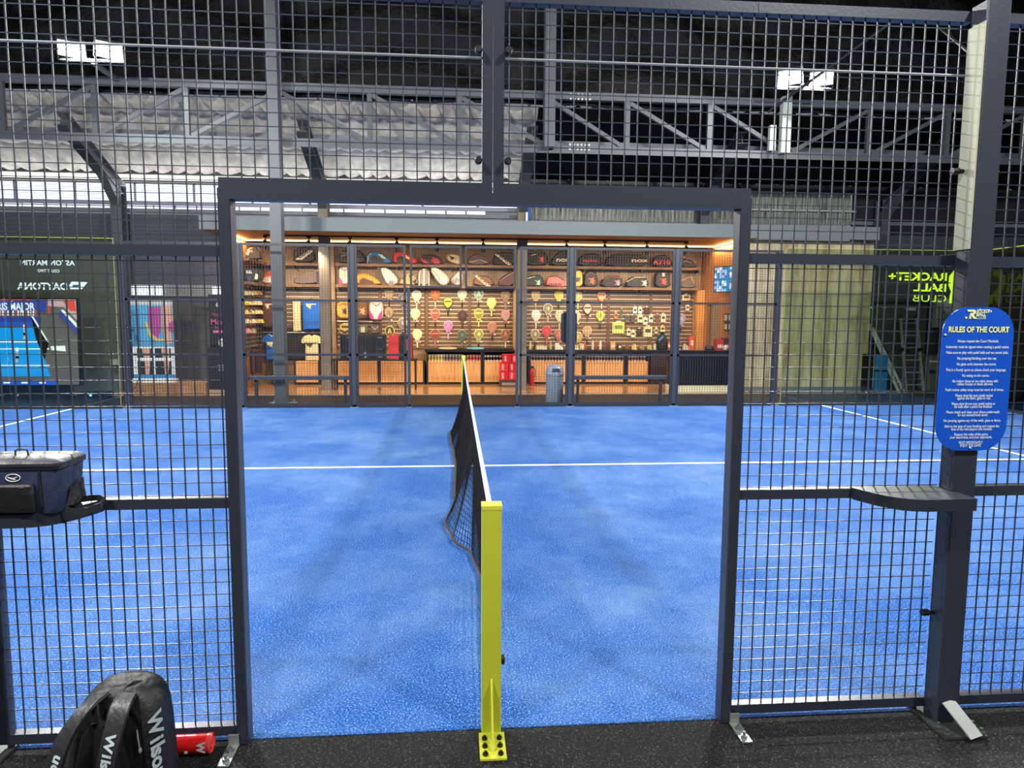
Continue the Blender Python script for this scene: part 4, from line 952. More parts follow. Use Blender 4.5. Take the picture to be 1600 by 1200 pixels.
bag('shop_backpack', 'backpack', 'black backpack with orange emblem near the right post', [(1023,447),(1024,427),(1030,421),(1044,421),(1048,428),(1049,447)], '#241c1e', S2, [('x', (1037,437), 7, '#f0543c'), ('loop', (1037,422), '#241c1e'), ('poly', [(1035,424),(1039,424),(1039,429),(1035,429)], '#e8c8c0')], group='backpacks in the shop')
B('grey green bag with orange piping at the right end', [(1060,448),(1061,438),(1075,430),(1080,430),(1086,440),(1090,448)], '#5c5448', S2, [('strap', [(1061,438),(1072,433),(1079,430),(1084,440)], '#f0a870')])

# hanging backpacks
H = lambda *a, **k: bag('shop_backpack', 'backpack', *a, Y=14.46, group='backpacks in the shop', **k)
H('yellow backpack hanging above the boxes', [(526,497),(525,478),(529,471),(544,471),(548,478),(549,496),(546,498)], '#d0a044', None, [('x', (538,486), 6, '#3c2a1c'), ('strap', [(528,477),(537,474),(546,477)], '#8c6828')])
H('brown backpack with crossed pale straps above the boxes', [(557,497),(557,475),(561,471),(572,471),(575,476),(575,497)], '#7c4c2c', None, [('x', (566,486), 7, '#dca878'), ('poly', [(560,493),(572,493),(572,497),(560,497)], '#4a2c1c')])
H('white backpack with magenta pattern above the boxes', [(576,496),(576,475),(580,470),(594,470),(598,475),(598,496),(592,500),(582,500)], '#e8d8cc', None, [('poly', [(577,495),(577,484),(582,492),(585,499),(581,498)], '#c82c8c'), ('poly', [(597,495),(597,484),(592,492),(589,499),(593,498)], '#c82c8c'), ('strap', [(582,473),(588,478),(595,473)], '#a04460')])
H('yellow and black backpack hanging lower left of the boxes', [(529,523),(529,511),(534,505),(545,505),(549,511),(549,523)], '#c8b060', None, [('poly', [(531,514),(539,518),(547,514),(547,517),(539,521),(531,517)], '#2c241c'), ('poly', [(533,509),(545,509),(544,512),(534,512)], '#403420')])
H('grey pouch with green tag hanging behind the boxes', [(560,522),(560,512),(563,508),(572,508),(575,512),(575,522)], '#6c6058', None, [('poly', [(564,511),(570,511),(570,519),(564,519)], '#b8d8b8')])
H('grey pouch with white straps hanging behind the boxes', [(578,522),(578,512),(582,508),(590,508),(593,512),(593,522)], '#5c4c44', None, [('strap', [(581,510),(586,515),(591,510)], '#d8ccc0')])

# boxes on the display table
dt = thing('display_table', 'black display table holding the backpack boxes', 'table', (-1.95, 13.1, 0))
MB().box(-2.9, -1.02, 12.92, 13.32, .66, .70).build('tabletop', BLACKM, dt)
for X in (-2.86, -1.06):
    for Y in (12.96, 13.28): MB().box(X-.015, X+.015, Y-.015, Y+.015, 0, .66).build('leg', BLACKM, dt)
bxs = [(532, 560, '#17171b', 'black box with round emblem, leftmost on the display table', 'ring'), (561, 584, '#1c1518', 'black box with small white text on the display table', 'text'), (585, 603, '#15161b', 'black box with a ring emblem, middle of the display table', 'ring'),
       (607, 624, '#d83428', 'bright red box on the display table', None), (625, 645, '#16161c', 'black box with red edges, rightmost on the display table', 'red')]
for a, b2, col, lb, ex in bxs:
    x0, x1 = at(a, 540, 12.95).x, at(b2, 540, 12.95).x; t = thing('product_box', lb, 'box', ((x0+x1)/2, 13.1, .70), 'boxes on the display table')
    MB().bbox(x0, x1-.012, 12.95, 13.25, .70, 1.245, .004).build('carton', M(col, .35), t)
    xm, zm = (x0+x1)/2, 1.02
    if ex == 'ring' or ex == 'red': MB().tube([(xm+.085*math.cos(q), 12.948, zm+.10*math.sin(q)) for q in [2*math.pi*i/20 for i in range(20)]], .006, 5, closed=True).build('emblem', M('#4c4a50', .4), t)
    if ex == 'text': lettering('LOK', 'letters', M('#c8c0c0', .5), t, (xm-.01, 12.949, .80), (0, 0, 1), (-1, 0, 0), .06, .14, .02)
    if ex == 'red': MB().box(x1-.05, x1-.0125, 12.947, 12.95, .70, 1.245).build('side_stripe', M('#a82c34', .4), t); MB().box(xm+.0, xm+.035, 12.943, 12.948, .9, 1.15).build('print_stripe', M('#c83a44', .4), t)
    if ex == 'ring': MB().box(xm-.05, xm+.05, 12.947, 12.95, 1.18, 1.19).build('print_line', M('#b8b4b4', .5), t); MB().box(xm-.05, xm+.05, 12.947, 12.95, .745, .752).build('print_line', M('#b8b4b4', .5), t)

# ---- shirts
def shirt(label, x0, x1, y0, y1, col, Y, sleeves=True, prt=None, collar=None):
    a, b2 = at(x0, y0, Y), at(x1, y1, Y); X0, X1, Z1, Z0 = a.x, b2.x, a.z, b2.z; w_ = X1-X0; h = Z1-Z0; xm = (X0+X1)/2
    t = thing('t_shirt', label, 't-shirt', (xm, Y, Z0), 'shirts hanging in the shop')
    if sleeves: P = [(.2,0),(.8,0),(.79,.72),(.9,.66),(1,.72),(.9,.9),(.78,.97),(.62,1),(.5,.95),(.38,1),(.22,.97),(.1,.9),(0,.72),(.1,.66),(.21,.72)]
    else: P = [(.06,0),(.94,.02),(.96,.8),(.98,.96),(.64,1),(.5,.96),(.36,1),(.02,.96),(.04,.8)]
    MB().prism(cw([(X0+w_*x, Z0+h*z) for x, z in P]), Y-.04, Y+.04, inset=.015, puff=.015).build('fabric', M(col, .8, bump=.6, bscale=6), t, smooth=True)
    if collar: MB().prism(cw([(xm-.12*w_, Z1-.005), (xm, Z1-.05*h), (xm+.12*w_, Z1-.005), (xm+.15*w_, Z1), (xm, Z1-.09*h), (xm-.15*w_, Z1)]), Y-.046, Y-.03).build('collar', M(collar, .8), t)
    if prt:
        pc, zc = prt; z = Z0+h*zc
        MB().prism(cw([(xm-.26*w_, z+.02), (xm-.20*w_, z-.03), (xm+.0*w_, z-.03), (xm+.05*w_, z+.02), (xm+.28*w_, z+.025), (xm+.26*w_, z+.045), (xm-.28*w_, z+.045)]), Y-.047, Y-.04).build('print', M(pc, .6), t)
        lettering('R', 'print_letter', M(pc, .6), t, (xm-.05*w_, Y-.047, z-.075), XV, ZV, .11, None, .03)
    MB().tube([(xm-.12, Y, Z1-.02), (xm, Y, Z1+.035), (xm+.12, Y, Z1-.02)], .008, 6).build('hanger', M('#30261e', .5), t)
    MB().tube([(xm, Y, Z1+.035), (xm+.005, Y, Z1+.07), (xm+.03, Y, Z1+.085), (xm+.03, Y, Z1+.06)], .005, 5).build('hanger_hook', M('#b0a898', .3, .7), t)
shirt('brown t-shirt hanging in the upper row left of the column', 409, 433, 468, 511, '#5a3424', 14.4, False, ('#e8d2a8', .78))
shirt('cream t-shirt in the upper row half behind the blue one', 457, 472, 468, 518, '#e0d3a8', 14.45, False)
shirt('blue t-shirt with yellow print in the upper row', 471, 502, 468, 515, '#1763c8', 14.38, False, ('#e6e08c', .8))
shirt('blue t-shirt with white collar in the lower row', 408, 444, 522, 562, '#1f66c4', 14.36, True, ('#e6e08c', .62), '#e8ecf0')
shirt('cream t-shirt with dark print in the lower row', 470, 505, 523, 563, '#e2d4a4', 14.36, True, ('#3c3830', .62))
for i, (x0, x1, col) in enumerate(((382, 388, '#15171c'), (388, 394, '#1b2026'), (394, 401, '#5a4a4a'), (401, 409, '#3a2430'))):
    a, b2 = at(x0, 548, 13.9), at(x1, 583, 13.9)
    t = thing('hanging_trousers', ['black garment, leftmost on the lower rail at the shop left', 'dark grey garment second on the lower rail at the shop left', 'grey brown garment third on the lower rail at the shop left', 'dark plum garment rightmost on the lower rail at the shop left'][i], 'clothing', (a.x, 13.9, b2.z), 'garments on the lower rail at the shop left')
    h = a.z-b2.z; MB().prism(cw([(a.x+.01, b2.z+.02), (b2.x-.005, b2.z), (b2.x, b2.z+h*.9), (b2.x-.02, a.z), (a.x+.02, a.z), (a.x, b2.z+h*.9)]), 13.8, 14.0, inset=.012, puff=.03).build('fabric', M(col, .85, bump=.5, bscale=8), t)
    MB().tube([((a.x+b2.x)/2, 13.9, a.z), ((a.x+b2.x)/2, 13.9, a.z+.05)], .005, 5).build('hanger_hook', M('#b0a898', .3, .7), t)
a, b2 = at(381, 544, 13.9), at(424, 544, 13.9)
tag(MB().tube([(a.x-.05, 13.9, a.z+.0), (b2.x, 13.9, a.z+.0)], .012, 8).build('clothes_rail', M('#1c1a1a', .4, .4)), 'black clothes rail at the shop left under the caps', 'clothes rail')
for i, (px0, px1, py, lb) in enumerate(((409, 503, 465, 'upper clothes rail over the shirts'), (409, 503, 519, 'middle clothes rail between the shirt rows'), (526, 597, 502, 'clothes rail below the hanging backpacks'))):
    a, b2 = at(px0, py, 14.45), at(px1, py+1, 14.45)
    tag(MB().tube([a, b2], .012, 8).build('clothes_rail', M('#b8b0a0', .3, .6)), lb, 'clothes rail', 'steel rails in the shop')
a = at(592, 520, 14.5)

tag(MB().box(X_(412), X_(500), 14.505, 14.545, .60, 1.36).build('backing_board', M('#17161a', .6)), 'black backing board behind the lower shirts', 'board')
# ---- caps on the left side wall
capc = ['#e6d596', '#f0e0a8', '#e8d8a0', '#e0a040', '#f0c030', '#c8b070', '#d8c8a0', '#f0e4b8', '#e4c060', '#d8c49a', '#f0ddb0', '#e8c8a0', '#d8c8b0', '#e8dcb8', '#d8b888', '#e8d040', '#d89098', '#b8a890']
ci = 0; rown = ['top', 'second', 'third', 'fourth', 'lowest']
for ri, (y, xs) in enumerate(((457, (381, 388, 395, 402)), (473, (381, 388, 395, 402)), (487, (382, 389, 397, 403)), (501, (383, 391, 398, 404)), (516, (383, 391)))):
    for k, x in enumerate(xs):
        p = atx(x-.5, y, SX0+.16)
        p.y = max(13.05, min(14.4, p.y)); Y = 13.1+(x-380)/25*1.3; p = Vector((SX0+.14, Y, atx(x, y, SX0+.14).z)); p.z = at(x, y, Y).z
        p.x = max(SX0+.12, at(x, y, Y).x)
        t = thing('baseball_cap', 'pale cap in the %s row on the left side wall, %s from the front' % (rown[ri], ('first', 'second', 'third', 'fourth')[k]), 'cap', (p.x, p.y, p.z-.05), 'caps on the left side wall')
        c = capc[ci % len(capc)]; ci += 1
        MB().lathe((p.x, p.y, p.z-.05), [(.085, 0), (.084, .03), (.072, .065), (.045, .09), (.01, .10)], 14).build('crown', M(c, .8), t, smooth=True)
        mb = MB(); pts = [(p.x+.01, p.y-.08)]+[(p.x+.085*math.cos(q)+.03, p.y-.02+.075*math.sin(q)-.07) for q in [math.pi+math.pi*i/8 for i in range(9)]]
        k2 = len(pts); mb.add([(a_, b_, p.z-.045) for a_, b_ in pts]+[(a_, b_, p.z-.055) for a_, b_ in pts], [tuple(range(k2)), tuple(range(2*k2-1, k2-1, -1))]+[(i, i+k2, (i+1)%k2+k2, (i+1)%k2) for i in range(k2)]); mb.build('brim', M(c, .8), t)

# ---- rackets
def racket(px, py, c1, c2, label, Y=14.555, tagc=True, hide=False, gripc='#2c2624'):
    c = at(px, py, Y); t = thing('padel_racket', label, 'racket', (c.x, Y, c.z-.30), 'padel rackets on the slat wall')
    R = .122; ring = []; inn = []; n = 22
    for i in range(n):
        q = 2*math.pi*i/n; x, z = R*math.cos(q), R*1.08*math.sin(q)
        if z < 0: x *= (1-.42*(-z/(R*1.08))**1.6); z *= 1.22
        ring.append((c.x+x, c.z+z)); inn.append((c.x+x*.84, c.z+z*.84))
    MB().prism(cw(ring), Y-.018, Y+.018, inset=.008, puff=.006).build('frame', M(c2, .4), t, smooth=True)
    MB().prism(cw(inn), Y-.021, Y-.017).build('face', M(c1, .45), t)
    # stripes / emblem on the face
    h = random.random()
    if h < .35:
        for pp in xmark(c.x, c.z, .06, Y): MB().prism(pp, Y-.024, Y-.020).build('emblem', M(c2, .4), t)
    elif h < .7: MB().prism(cw([(c.x-.085, c.z-.01), (c.x+.085, c.z+.0), (c.x+.08, c.z+.035), (c.x-.08, c.z+.03)]), Y-.024, Y-.020).build('emblem', M(c2, .4), t)
    else: MB().prism(cw([(c.x-.05, c.z-.06), (c.x-.015, c.z-.06), (c.x+.0, c.z+.02), (c.x+.02, c.z-.06), (c.x+.05, c.z-.06), (c.x+.012, c.z+.07), (c.x-.012, c.z+.07)]), Y-.024, Y-.020).build('emblem', M(c2, .4), t)
    mb = MB()
    for s_ in (-1, 1): mb.bar((c.x+s_*.05, Y, c.z-.13), (c.x+s_*.010, Y, c.z-.225), .013, .018, (0,1,0))
    mb.build('throat', M(c2, .4), t)
    MB().tube([(c.x, Y, c.z-.20), (c.x, Y, c.z-.32), (c.x, Y, c.z-.33)], [.017, .018, .020], 8).build('grip', M(random.choice([gripc, '#d8ccb4', c2]), .7), t)
    if tagc: MB().box(c.x+.05, c.x+.085, Y-.025, Y-.021, c.z-.205, c.z-.17).build('price_tag', M('#f0e4cc', .6), t)
    return t
RK = {
 'central': [[(651,461,'#d8c49c','#ecdcb8'),(680,459,'#c85820','#e88040'),(722,459,'#dccf96','#efe6c0'),(748,459,'#7c9474','#d8d0b0'),(790,462,'#8c7050','#a88868')],
             [(700,472,'#d8d038','#5c5438'),(768,473,'#e8e478','#f0ec98')],
             [(649,490,'#cdb88c','#e4d4a8'),(680,490,'#9c4c3c','#d89078'),(722.5,492,'#3c2420','#5c3c34'),(748,490,'#8c7c38','#e8d868'),(790,492,'#9c8880','#c86c64')],
             [(700.5,509,'#b878a8','#d8a0c8'),(769,511,'#9c8470','#e08078')],
             [(652,522,'#dccb9c','#efe0b4'),(680,522,'#7c3c30','#b8705c'),(722,523,'#4c5c54','#6c8074'),(748,522,'#8c8458','#dcd468'),(790,522,'#6c5440','#c07850')]],
 'left': [[(608,457,'#a08058','#b89870'),(629,467,'#5c4c44','#8c7c70')], [(607.5,488,'#a88c68','#8c7050')], [(629,505,'#8c8074','#c8bca8')], [(609,517,'#3c3430','#d8c840')]],
 'right': [[(837,461,'#b89c6c','#d8bc84'),(873,461,'#e8c050','#f0d070'),(903,462,'#c8b870','#e0d090'),(940,462,'#c8a878','#c85040')],
           [(856,482,'#8c8868','#e0d8b8'),(918,482,'#dcc0a0','#5c4038')],
           [(837.5,492,'#c8d0c0','#f0ece0'),(874,493,'#b8b890','#c8c4b0'),(900,494,'#c8b49c','#e0d0b8'),(938,493,'#c0c840','#8c8860')],
           [(854,517,'#c83c40','#e06060'),(917.5,517,'#b89c74','#d8b888')],
           [(836,522,'#8c8060','#c8bc94'),(873,522,'#a86858','#c88878'),(903,526,'#b0a070','#d0c090')]],
 'end': [[(1064,498,'#8c84a0','#b8b0c8')]]}
ords = ['first', 'second', 'third', 'fourth', 'fifth']; rows = ['top', 'upper middle', 'middle', 'lower middle', 'bottom']
coln = {'#c85820':'orange','#d8d038':'yellow and dark','#e8e478':'bright yellow','#b878a8':'mauve','#c83c40':'red','#c8d0c0':'white','#c0c840':'lime','#e8c050':'golden','#3c2420':'dark brown','#4c5c54':'dark green','#9c8880':'grey and red'}
for panel_, rws in RK.items():
    for ri, rw in enumerate(rws):
        for k, (x, y, c1, c2) in enumerate(rw):
            rn = rows[ri] if panel_ in ('central', 'right') else rows[ri]
            lb = ('%s racket in %s row of the %s slat wall, %s from left' % (coln.get(c1, '') if c1 in coln else 'padel', rn, {'central':'central','left':'boxes','right':'right-hand','end':'far right'}[panel_], ords[k])).strip()
            racket(x, y, c1, c2, lb)

# ---- small packs and accessories
def pack(px, py, w_, h_, col, label, Y=14.558, cat='accessory', acc=None, grp='small packs on the right slat wall'):
    c = at(px, py, Y); s_ = .0158; W, Hh = w_*s_, h_*s_
    t = thing('hanging_pack', label, cat, (c.x, Y, c.z-Hh/2), grp)
    MB().bbox(c.x-W/2, c.x+W/2, Y-.03, Y+.02, c.z-Hh/2, c.z+Hh/2, .006).build('packet', M(col, .5), t)
    MB().box(c.x-W*.2, c.x+W*.2, Y-.01, Y, c.z+Hh/2, c.z+Hh/2+.03).build('header_card', M('#e8dcc8', .6), t)
    MB().box(c.x-W*.32, c.x+W*.32, Y-.033, Y-.03, c.z-Hh*.1, c.z+Hh*.22).build('label_print', M(acc or '#4c4438', .6), t)
P = [(962,493,5,11,'#e88850','small orange pack left of the bottle'),(971,489,3,14,'#5c7c58','slim green bottle pack on the slat wall'),(992,485,6,10,'#dfe6da','white and green pack in the top row, left'),(1000,485,6,10,'#d8e8e0','white and green pack in the top row, right'),(1010,485,7,10,'#4c2c28','dark red pack in the top row'),
 (980,498,7,12,'#6c5c58','grey brown pack left in the second row'),(988,498,6,12,'#5c4c4c','dark grey pack second in the second row'),(1000,498,9,12,'#e0d4a8','cream pack in the second row'),(1008,502,7,11,'#efe6c8','white lower pack in the second row'),(1017,498,7,12,'#ccd0c0','pale grey pack in the second row'),(1027,497,5,12,'#8c5038','brown pack in the second row'),(1036,497,8,13,'#e8dcae','tall cream pack right in the second row'),
 (982,519,6,11,'#e4dcb4','cream pack left in the third row'),(989,522,7,11,'#ece4c4','white pack lower in the third row'),(999,518,8,9,'#3c2c28','dark brown pack in the third row'),(1012,518,14,17,'#e8d8b0','large cream gridded pack in the third row'),(1025,517,6,9,'#d8c498','beige pack in the third row'),(1035,514,8,9,'#dcd488','yellow pack right in the third row'),
 (1072,465,13,10,'#dcc898','cream cap-like pack high beside the pillar'),(1057,481,5,9,'#e0d4cc','pale pack beside the right post'),(1074,481,6,9,'#e4e0cc','white pack beside the pillar')]
for x, y, w_, h_, col, lb in P: pack(x, y, w_, h_, col, lb)
pack(966, 512, 20, 18, '#c8d878', 'large lime green box hanging on the right slat wall', Y=14.558, acc='#7c8c4c')

# counter goods
def counter_item(px, w_, h_, col, label, kind='box', Y=14.35, base=.86, cat='accessory'):
    c = at(px, 540, Y); W, Hh = w_*.0156, h_*.0156; t = thing({'box':'product_carton','shoe':'shoe','cap':'baseball_cap','bottle':'bottle'}[kind], label, cat, (c.x, Y, base), 'goods along the counter top')
    if kind == 'box': MB().bbox(c.x-W/2, c.x+W/2, Y-.06, Y+.06, base, base+Hh, .006).build('carton', M(col, .5), t); MB().box(c.x-W*.3, c.x+W*.3, Y-.063, Y-.06, base+Hh*.3, base+Hh*.7).build('label_print', M('#e8dcc4', .6), t)
    elif kind == 'shoe':
        MB().prism(cw([(c.x-W/2, base+.03), (c.x+W/2, base+.03), (c.x+W/2, base+.06), (c.x+W*.15, base+.09), (c.x-W*.05, base+Hh), (c.x-W*.35, base+Hh), (c.x-W/2, base+Hh*.8)]), Y-.05, Y+.05, inset=.012, puff=.015).build('upper', M(col, .6), t, smooth=True)
        MB().box(c.x-W/2, c.x+W/2, Y-.05, Y+.05, base, base+.03).build('sole', M('#efe8dc', .6), t)
    elif kind == 'cap':
        MB().lathe((c.x, Y, base), [(W/2, 0), (W*.49, Hh*.3), (W*.4, Hh*.7), (W*.15, Hh)], 14).build('crown', M(col, .8), t, smooth=True); MB().box(c.x-W*.35, c.x+W*.35, Y-W*.8, Y-W*.3, base, base+.012).build('brim', M(col, .8), t)
    else:
        MB().lathe((c.x, Y, base), [(W/2, 0), (W/2, Hh*.7), (W*.25, Hh*.85), (W*.25, Hh)], 12).build('body', M(col, .4), t, smooth=True); MB().lathe((c.x, Y, base+Hh), [(W*.28, 0), (W*.28, .015)], 10).build('bottle_cap', M('#e8e0d0', .4), t)
for a in ((957,8,12,'#c89060','tan carton on the counter below the lime box','box'),(968,7,9,'#4c3c34','dark carton next to the tan one on the counter','box'),(980,9,8,'#6c4c34','brown cap on the counter below the packs','cap'),(991,10,9,'#c8a878','tan cap on the counter below the packs','cap'),(1003,9,8,'#8c7050','mid brown cap on the counter','cap'),(1015,9,8,'#a09c50','olive cap on the counter','cap'),(1024,6,9,'#e0d4bc','white carton on the counter before the black sack','box'),
          (1044,10,13,'#b84c38','red carton on the counter left of the right post','box'),(1058,9,8,'#4c3c38','black shoe on the counter right of the post','shoe'),(1072,10,9,'#d8c8b0','white shoe on the counter beside the pillar','shoe'),(1080,9,22,'#d85c40','tall red carton on the counter beside the pillar','box'),
          (829,5,11,'#b8a874','beige bottle at the left end of the right counter','bottle'),(846,18,5,'#e4d4b8','flat white carton on the right counter','box'),(860,5,11,'#a89868','olive bottle on the right counter','bottle'),(873,13,10,'#ece0d4','white shoe on the right counter by the sign back','shoe'),(899,12,8,'#d8c878','yellow shoe on the right counter','shoe'),(909,7,9,'#d8b898','beige carton right of the yellow shoe','box'),(914,4,12,'#b83c28','red bottle on the right counter','bottle'),
          (926,4,14,'#d8c4a8','cream bottle, first of the four on the right counter','bottle'),(932,4,14,'#8c3c30','red brown bottle, second of the four on the right counter','bottle'),(938,4,14,'#e0d4c8','white bottle, third of the four on the right counter','bottle'),(944,4,14,'#6c3c34','brown bottle, fourth of the four on the right counter','bottle')):
    counter_item(*a)
t = thing('black_sack', 'black drawstring sack with blue trim on the counter near the right post', 'bag', (at(1034, 540, 14.3).x, 14.3, .86)); c = at(1034, 540, 14.3)
MB().lathe((c.x, 14.3, .86), [(.14, 0), (.16, .05), (.15, .2), (.11, .32), (.05, .40), (.07, .43)], 14).build('body', M('#15171c', .7, bump=.5, bscale=10), t, smooth=True)
MB().prism(cw([(c.x-.14, 1.12), (c.x-.02, 1.22), (c.x, 1.18), (c.x-.12, 1.06)]), 14.12, 14.16).build('trim_flap', M('#4c78b8', .5), t)
# rackets lying on the middle counter
for x, col, lb in ((743, '#6cb8cc', 'pale blue racket lying on the middle counter'), (779, '#3c3430', 'dark racket lying on the middle counter'), (700, '#d8b88c', 'cream racket lying on the middle counter')):
    c = at(x, 541, 14.3); t = thing('padel_racket', lb, 'racket', (c.x, 14.3, .86), 'rackets lying on the counter')
    MB().prism([(c.x+.22*math.cos(q)*(1), .885+.022*math.sin(q)) for q in [2*math.pi*i/20 for i in range(20)]][::-1], 14.2, 14.42).build('head', M(col, .4), t); MB().tube([(c.x+.22, 14.3, .885), (c.x+.38, 14.3, .885)], .015, 8).build('grip', M('#2c2624', .6), t)

# ---- counters with drawers and rows of ball cans
CY = 14.16
def px2(px): return at(px, 580, CY).x
def counter(a, b2, z1, label, niche, seams):
    x0, x1 = px2(a), px2(b2); t = thing('counter_unit', label, 'cabinet', ((x0+x1)/2, 14.35, 0), 'wooden counter units')
    mb = MB(); mb.box(x0-.04, x0, CY-.0, 14.575, 0, z1); mb.box(x1, x1+.04, CY-.0, 14.575, 0, z1); mb.box(x0, x1, CY+.05, 14.575, 0, .05); mb.box(x0, x1, 14.5, 14.575, .05, z1)
    mb.build('carcass', M('#141213', .5), t)
    for i in range(len(seams)-1):
        s0, s1 = x0+(x1-x0)*seams[i], x0+(x1-x0)*seams[i+1]
        MB().box(s0+.003, s1-.003, CY-.005, CY+.015, .06, .52).build('drawer_front', WOOD_FRONT, t)
        MB().box(s0+.003, s1-.003, CY-.005, CY+.02, .525, .57).build('top_rail', WOOD_FRONT, t)
    MB().box(x0, x1, CY+.02, 14.5, .54, .565).build('can_shelf', WOOD_FRONT, t)
for args in ((427, 438, .57, 'narrow wooden counter unit under the blue shirt', False, (0, 1)), (462, 497, .57, 'wooden counter unit under the cream shirt', False, (0, 1)), (528, 590, .57, 'wooden counter unit behind the display table, left', False, (0, .5, 1)), (595, 661, .57, 'wooden counter unit behind the display table, right', False, (0, .5, 1)),
             (669, 751, .8, 'wooden counter unit left of the red crates, wider one', True, (0, .5, 1)), (757, 802, .8, 'wooden counter unit directly left of the red crates', True, (0, 1)), (829, 909, .8, 'wooden counter unit behind the grey bin', True, (0, .5, 1)), (915, 974, .8, 'wooden counter unit right of the bin post', True, (0, .5, 1)), (981, 1012, .8, 'wooden counter unit at the right end next to the dark cabinet', True, (0, 1))):
    counter(*args)
x0, x1 = px2(1013), px2(1046)
tag(MB().box(x0+.05, x1, CY-.02, 14.58, 0, .80).build('dark_cabinet', M('#2c1c1a', .5)), 'dark brown cabinet beside the black desk', 'cabinet')
for a, b2, lb in ((664, 804, 'black worktop of the middle counter under the central rackets'), (824, 1083, 'black worktop of the right counter'), (424, 500, 'black worktop under the hanging shirts')):
    z = .80 if a > 600 else .575
    if a > 600: tag(MB().box(px2(a), px2(b2), CY-.04, 14.58, z, z+.055).build('worktop', M('#1c1b1e', .3)), lb, 'worktop', 'counter worktops')
# ball cans
can0 = thing('ball_can', 'yellow topped ball can in the counter niche', 'ball can', (0, 0, 0), 'yellow cans')
canset = []
def canproto(body, lid, lab, label, grp):
    t = thing('ball_can', label, 'ball can', (0, 0, 0), grp)
    mb = MB(); mb.lathe((0, 0, 0), [(.030, 0), (.031, .004), (.031, .150)], 12); mb.build('tube', M(body, .3), t, smooth=True)
    MB().lathe((0, 0, .150), [(.033, 0), (.033, .014), (.03, .018)], 12).build('lid', M(lid, .4), t, smooth=True)
    mb = MB(); mb.lathe((0, 0, .035), [(.0318, 0), (.0318, .07)], 12); mb.build('label_band', M(lab, .5), t, smooth=True)
    return t
bpy.data.objects.remove(can0)
sets = [((671, 692), 'cream and yellow ball can in the niche left of the far net post', '#e8dc94', '#e8e4c8', '#b8a868', 'yellow ball cans in the counter niche'),
        ((694, 724), 'grey ball can in the niche beside the far net post', '#b0a8a0', '#c8c4c0', '#6c6460', 'grey ball cans in the counter niche'),
        ((731, 751), 'red and white ball can in the niche right of the far net post', '#c8b8b0', '#a83430', '#b03c38', 'red ball cans in the counter niche'),
        ((758, 801), 'black and white ball can in the niche left of the red crates', '#d8d0cc', '#2c2424', '#241c20', 'black ball cans left of the red crates'),
        ((830, 883), 'dark ball can with cream band in the niche behind the grey bin', '#e0ccb0', '#c8b8a0', '#3c2c28', 'dark ball cans behind the grey bin'),
        ((893, 908), 'dark ball can with cream band in the niche beside the far sign post', '#e0ccb0', '#c8b8a0', '#3c2c28', 'dark ball cans beside the far sign post'),
        ((916, 973), 'brown banded ball can in the niche right of the far sign post', '#d8c4b0', '#b8a890', '#4c3430', 'brown ball cans right of the far sign post'),
        ((983, 1011), 'brown banded ball can in the niche next to the dark cabinet', '#d8c4b0', '#b8a890', '#4c3430', 'brown ball cans next to the dark cabinet')]
for (a, b2), lb, c1, c2, c3, gr in sets:
    p0 = canproto(c1, c2, c3, lb, gr); x = a; first = True
    while x <= b2:
        o = p0 if first else copy_tree(p0); first = False
        o.location = (at(x, 560, 14.24).x, 14.24, .566); x += 4.75
# red crates + extinguisher
rc0 = at(781, 580, 13.6).x; rc1 = at(823, 580, 13.6).x
t = thing('crate_stand', 'dark low stand under the red crates', 'stand', ((rc0+rc1)/2, 13.75, 0)); MB().box(rc0, rc1, 13.6, 13.95, .0, .16).build('plinth', M('#3a3033', .5), t); MB().box(rc0+.05, rc1-.05, 13.598, 13.6, .03, .1).build('front_grille', M('#8c7c74', .5), t)
k = 0
for r_ in range(3):
    for c_ in range(3 if r_ < 2 else 2):
        x0 = rc0+.0+c_*(rc1-rc0)/3+(.06 if r_ == 2 else 0); z = .16+r_*.205
        lb = 'red drinks carton in the %s layer of the stack, %s from the left' % (('bottom', 'middle', 'top')[r_], ('first', 'second', 'third')[c_])
        q = thing('drinks_carton', lb, 'carton', (x0+.09, 13.75, z), 'stack of red cartons')
        MB().bbox(x0+.004, x0+(rc1-rc0)/3-.006, 13.64, 13.9, z, z+.2, .006).build('carton', M(('#cc1c2c', '#d42834', '#c01828')[(r_+c_)%3], .4), q)
        MB().box(x0+.05, x0+.1, 13.637, 13.64, z+.03, z+.17).build('print_stripe', M('#e89098', .5), q)
fx = at(831, 590, 13.9).x
t = thing('fire_extinguisher', 'small red fire extinguisher standing by the counter', 'fire extinguisher', (fx, 13.9, 0))
MB().lathe((fx, 13.9, 0), [(.055, .0), (.06, .02), (.06, .34), (.035, .40), (.02, .42)], 14).build('cylinder', M('#c4222a', .3), t, smooth=True)
MB().box(fx-.03, fx+.05, 13.88, 13.92, .42, .47).build('valve', BLACKM, t); MB().tube([(fx+.04, 13.9, .44), (fx+.085, 13.87, .35), (fx+.07, 13.86, .2)], .01, 6).build('hose', BLACKM, t)

# bin
bn = thing('litter_bin', 'grey domed litter bin behind the far fence', 'bin', (1.765, 10.42, 0)); bx, by = 1.765, 10.42
BG = M('#8792a2', .45, .1)
MB().lathe((bx, by, 0), [(.155, 0), (.165, .02), (.172, .56)], 24).build('drum', BG, bn, smooth=True)
MB().lathe((bx, by, .56), [(.182, 0), (.185, .02), (.178, .045), (.172, .06)], 24).build('rim', BG, bn, smooth=True)
MB().lathe((bx, by, .62), [(.172, 0), (.165, .05), (.14, .10), (.095, .135), (.04, .15), (.004, .153)], 24).build('domed_lid', BG, bn, smooth=True)
MB().prism([(bx-.08, .63), (bx+.08, .63), (bx+.06, .70), (bx-.06, .70)][::-1], by-.175, by-.16).build('flap', M('#3c4552', .4), bn)

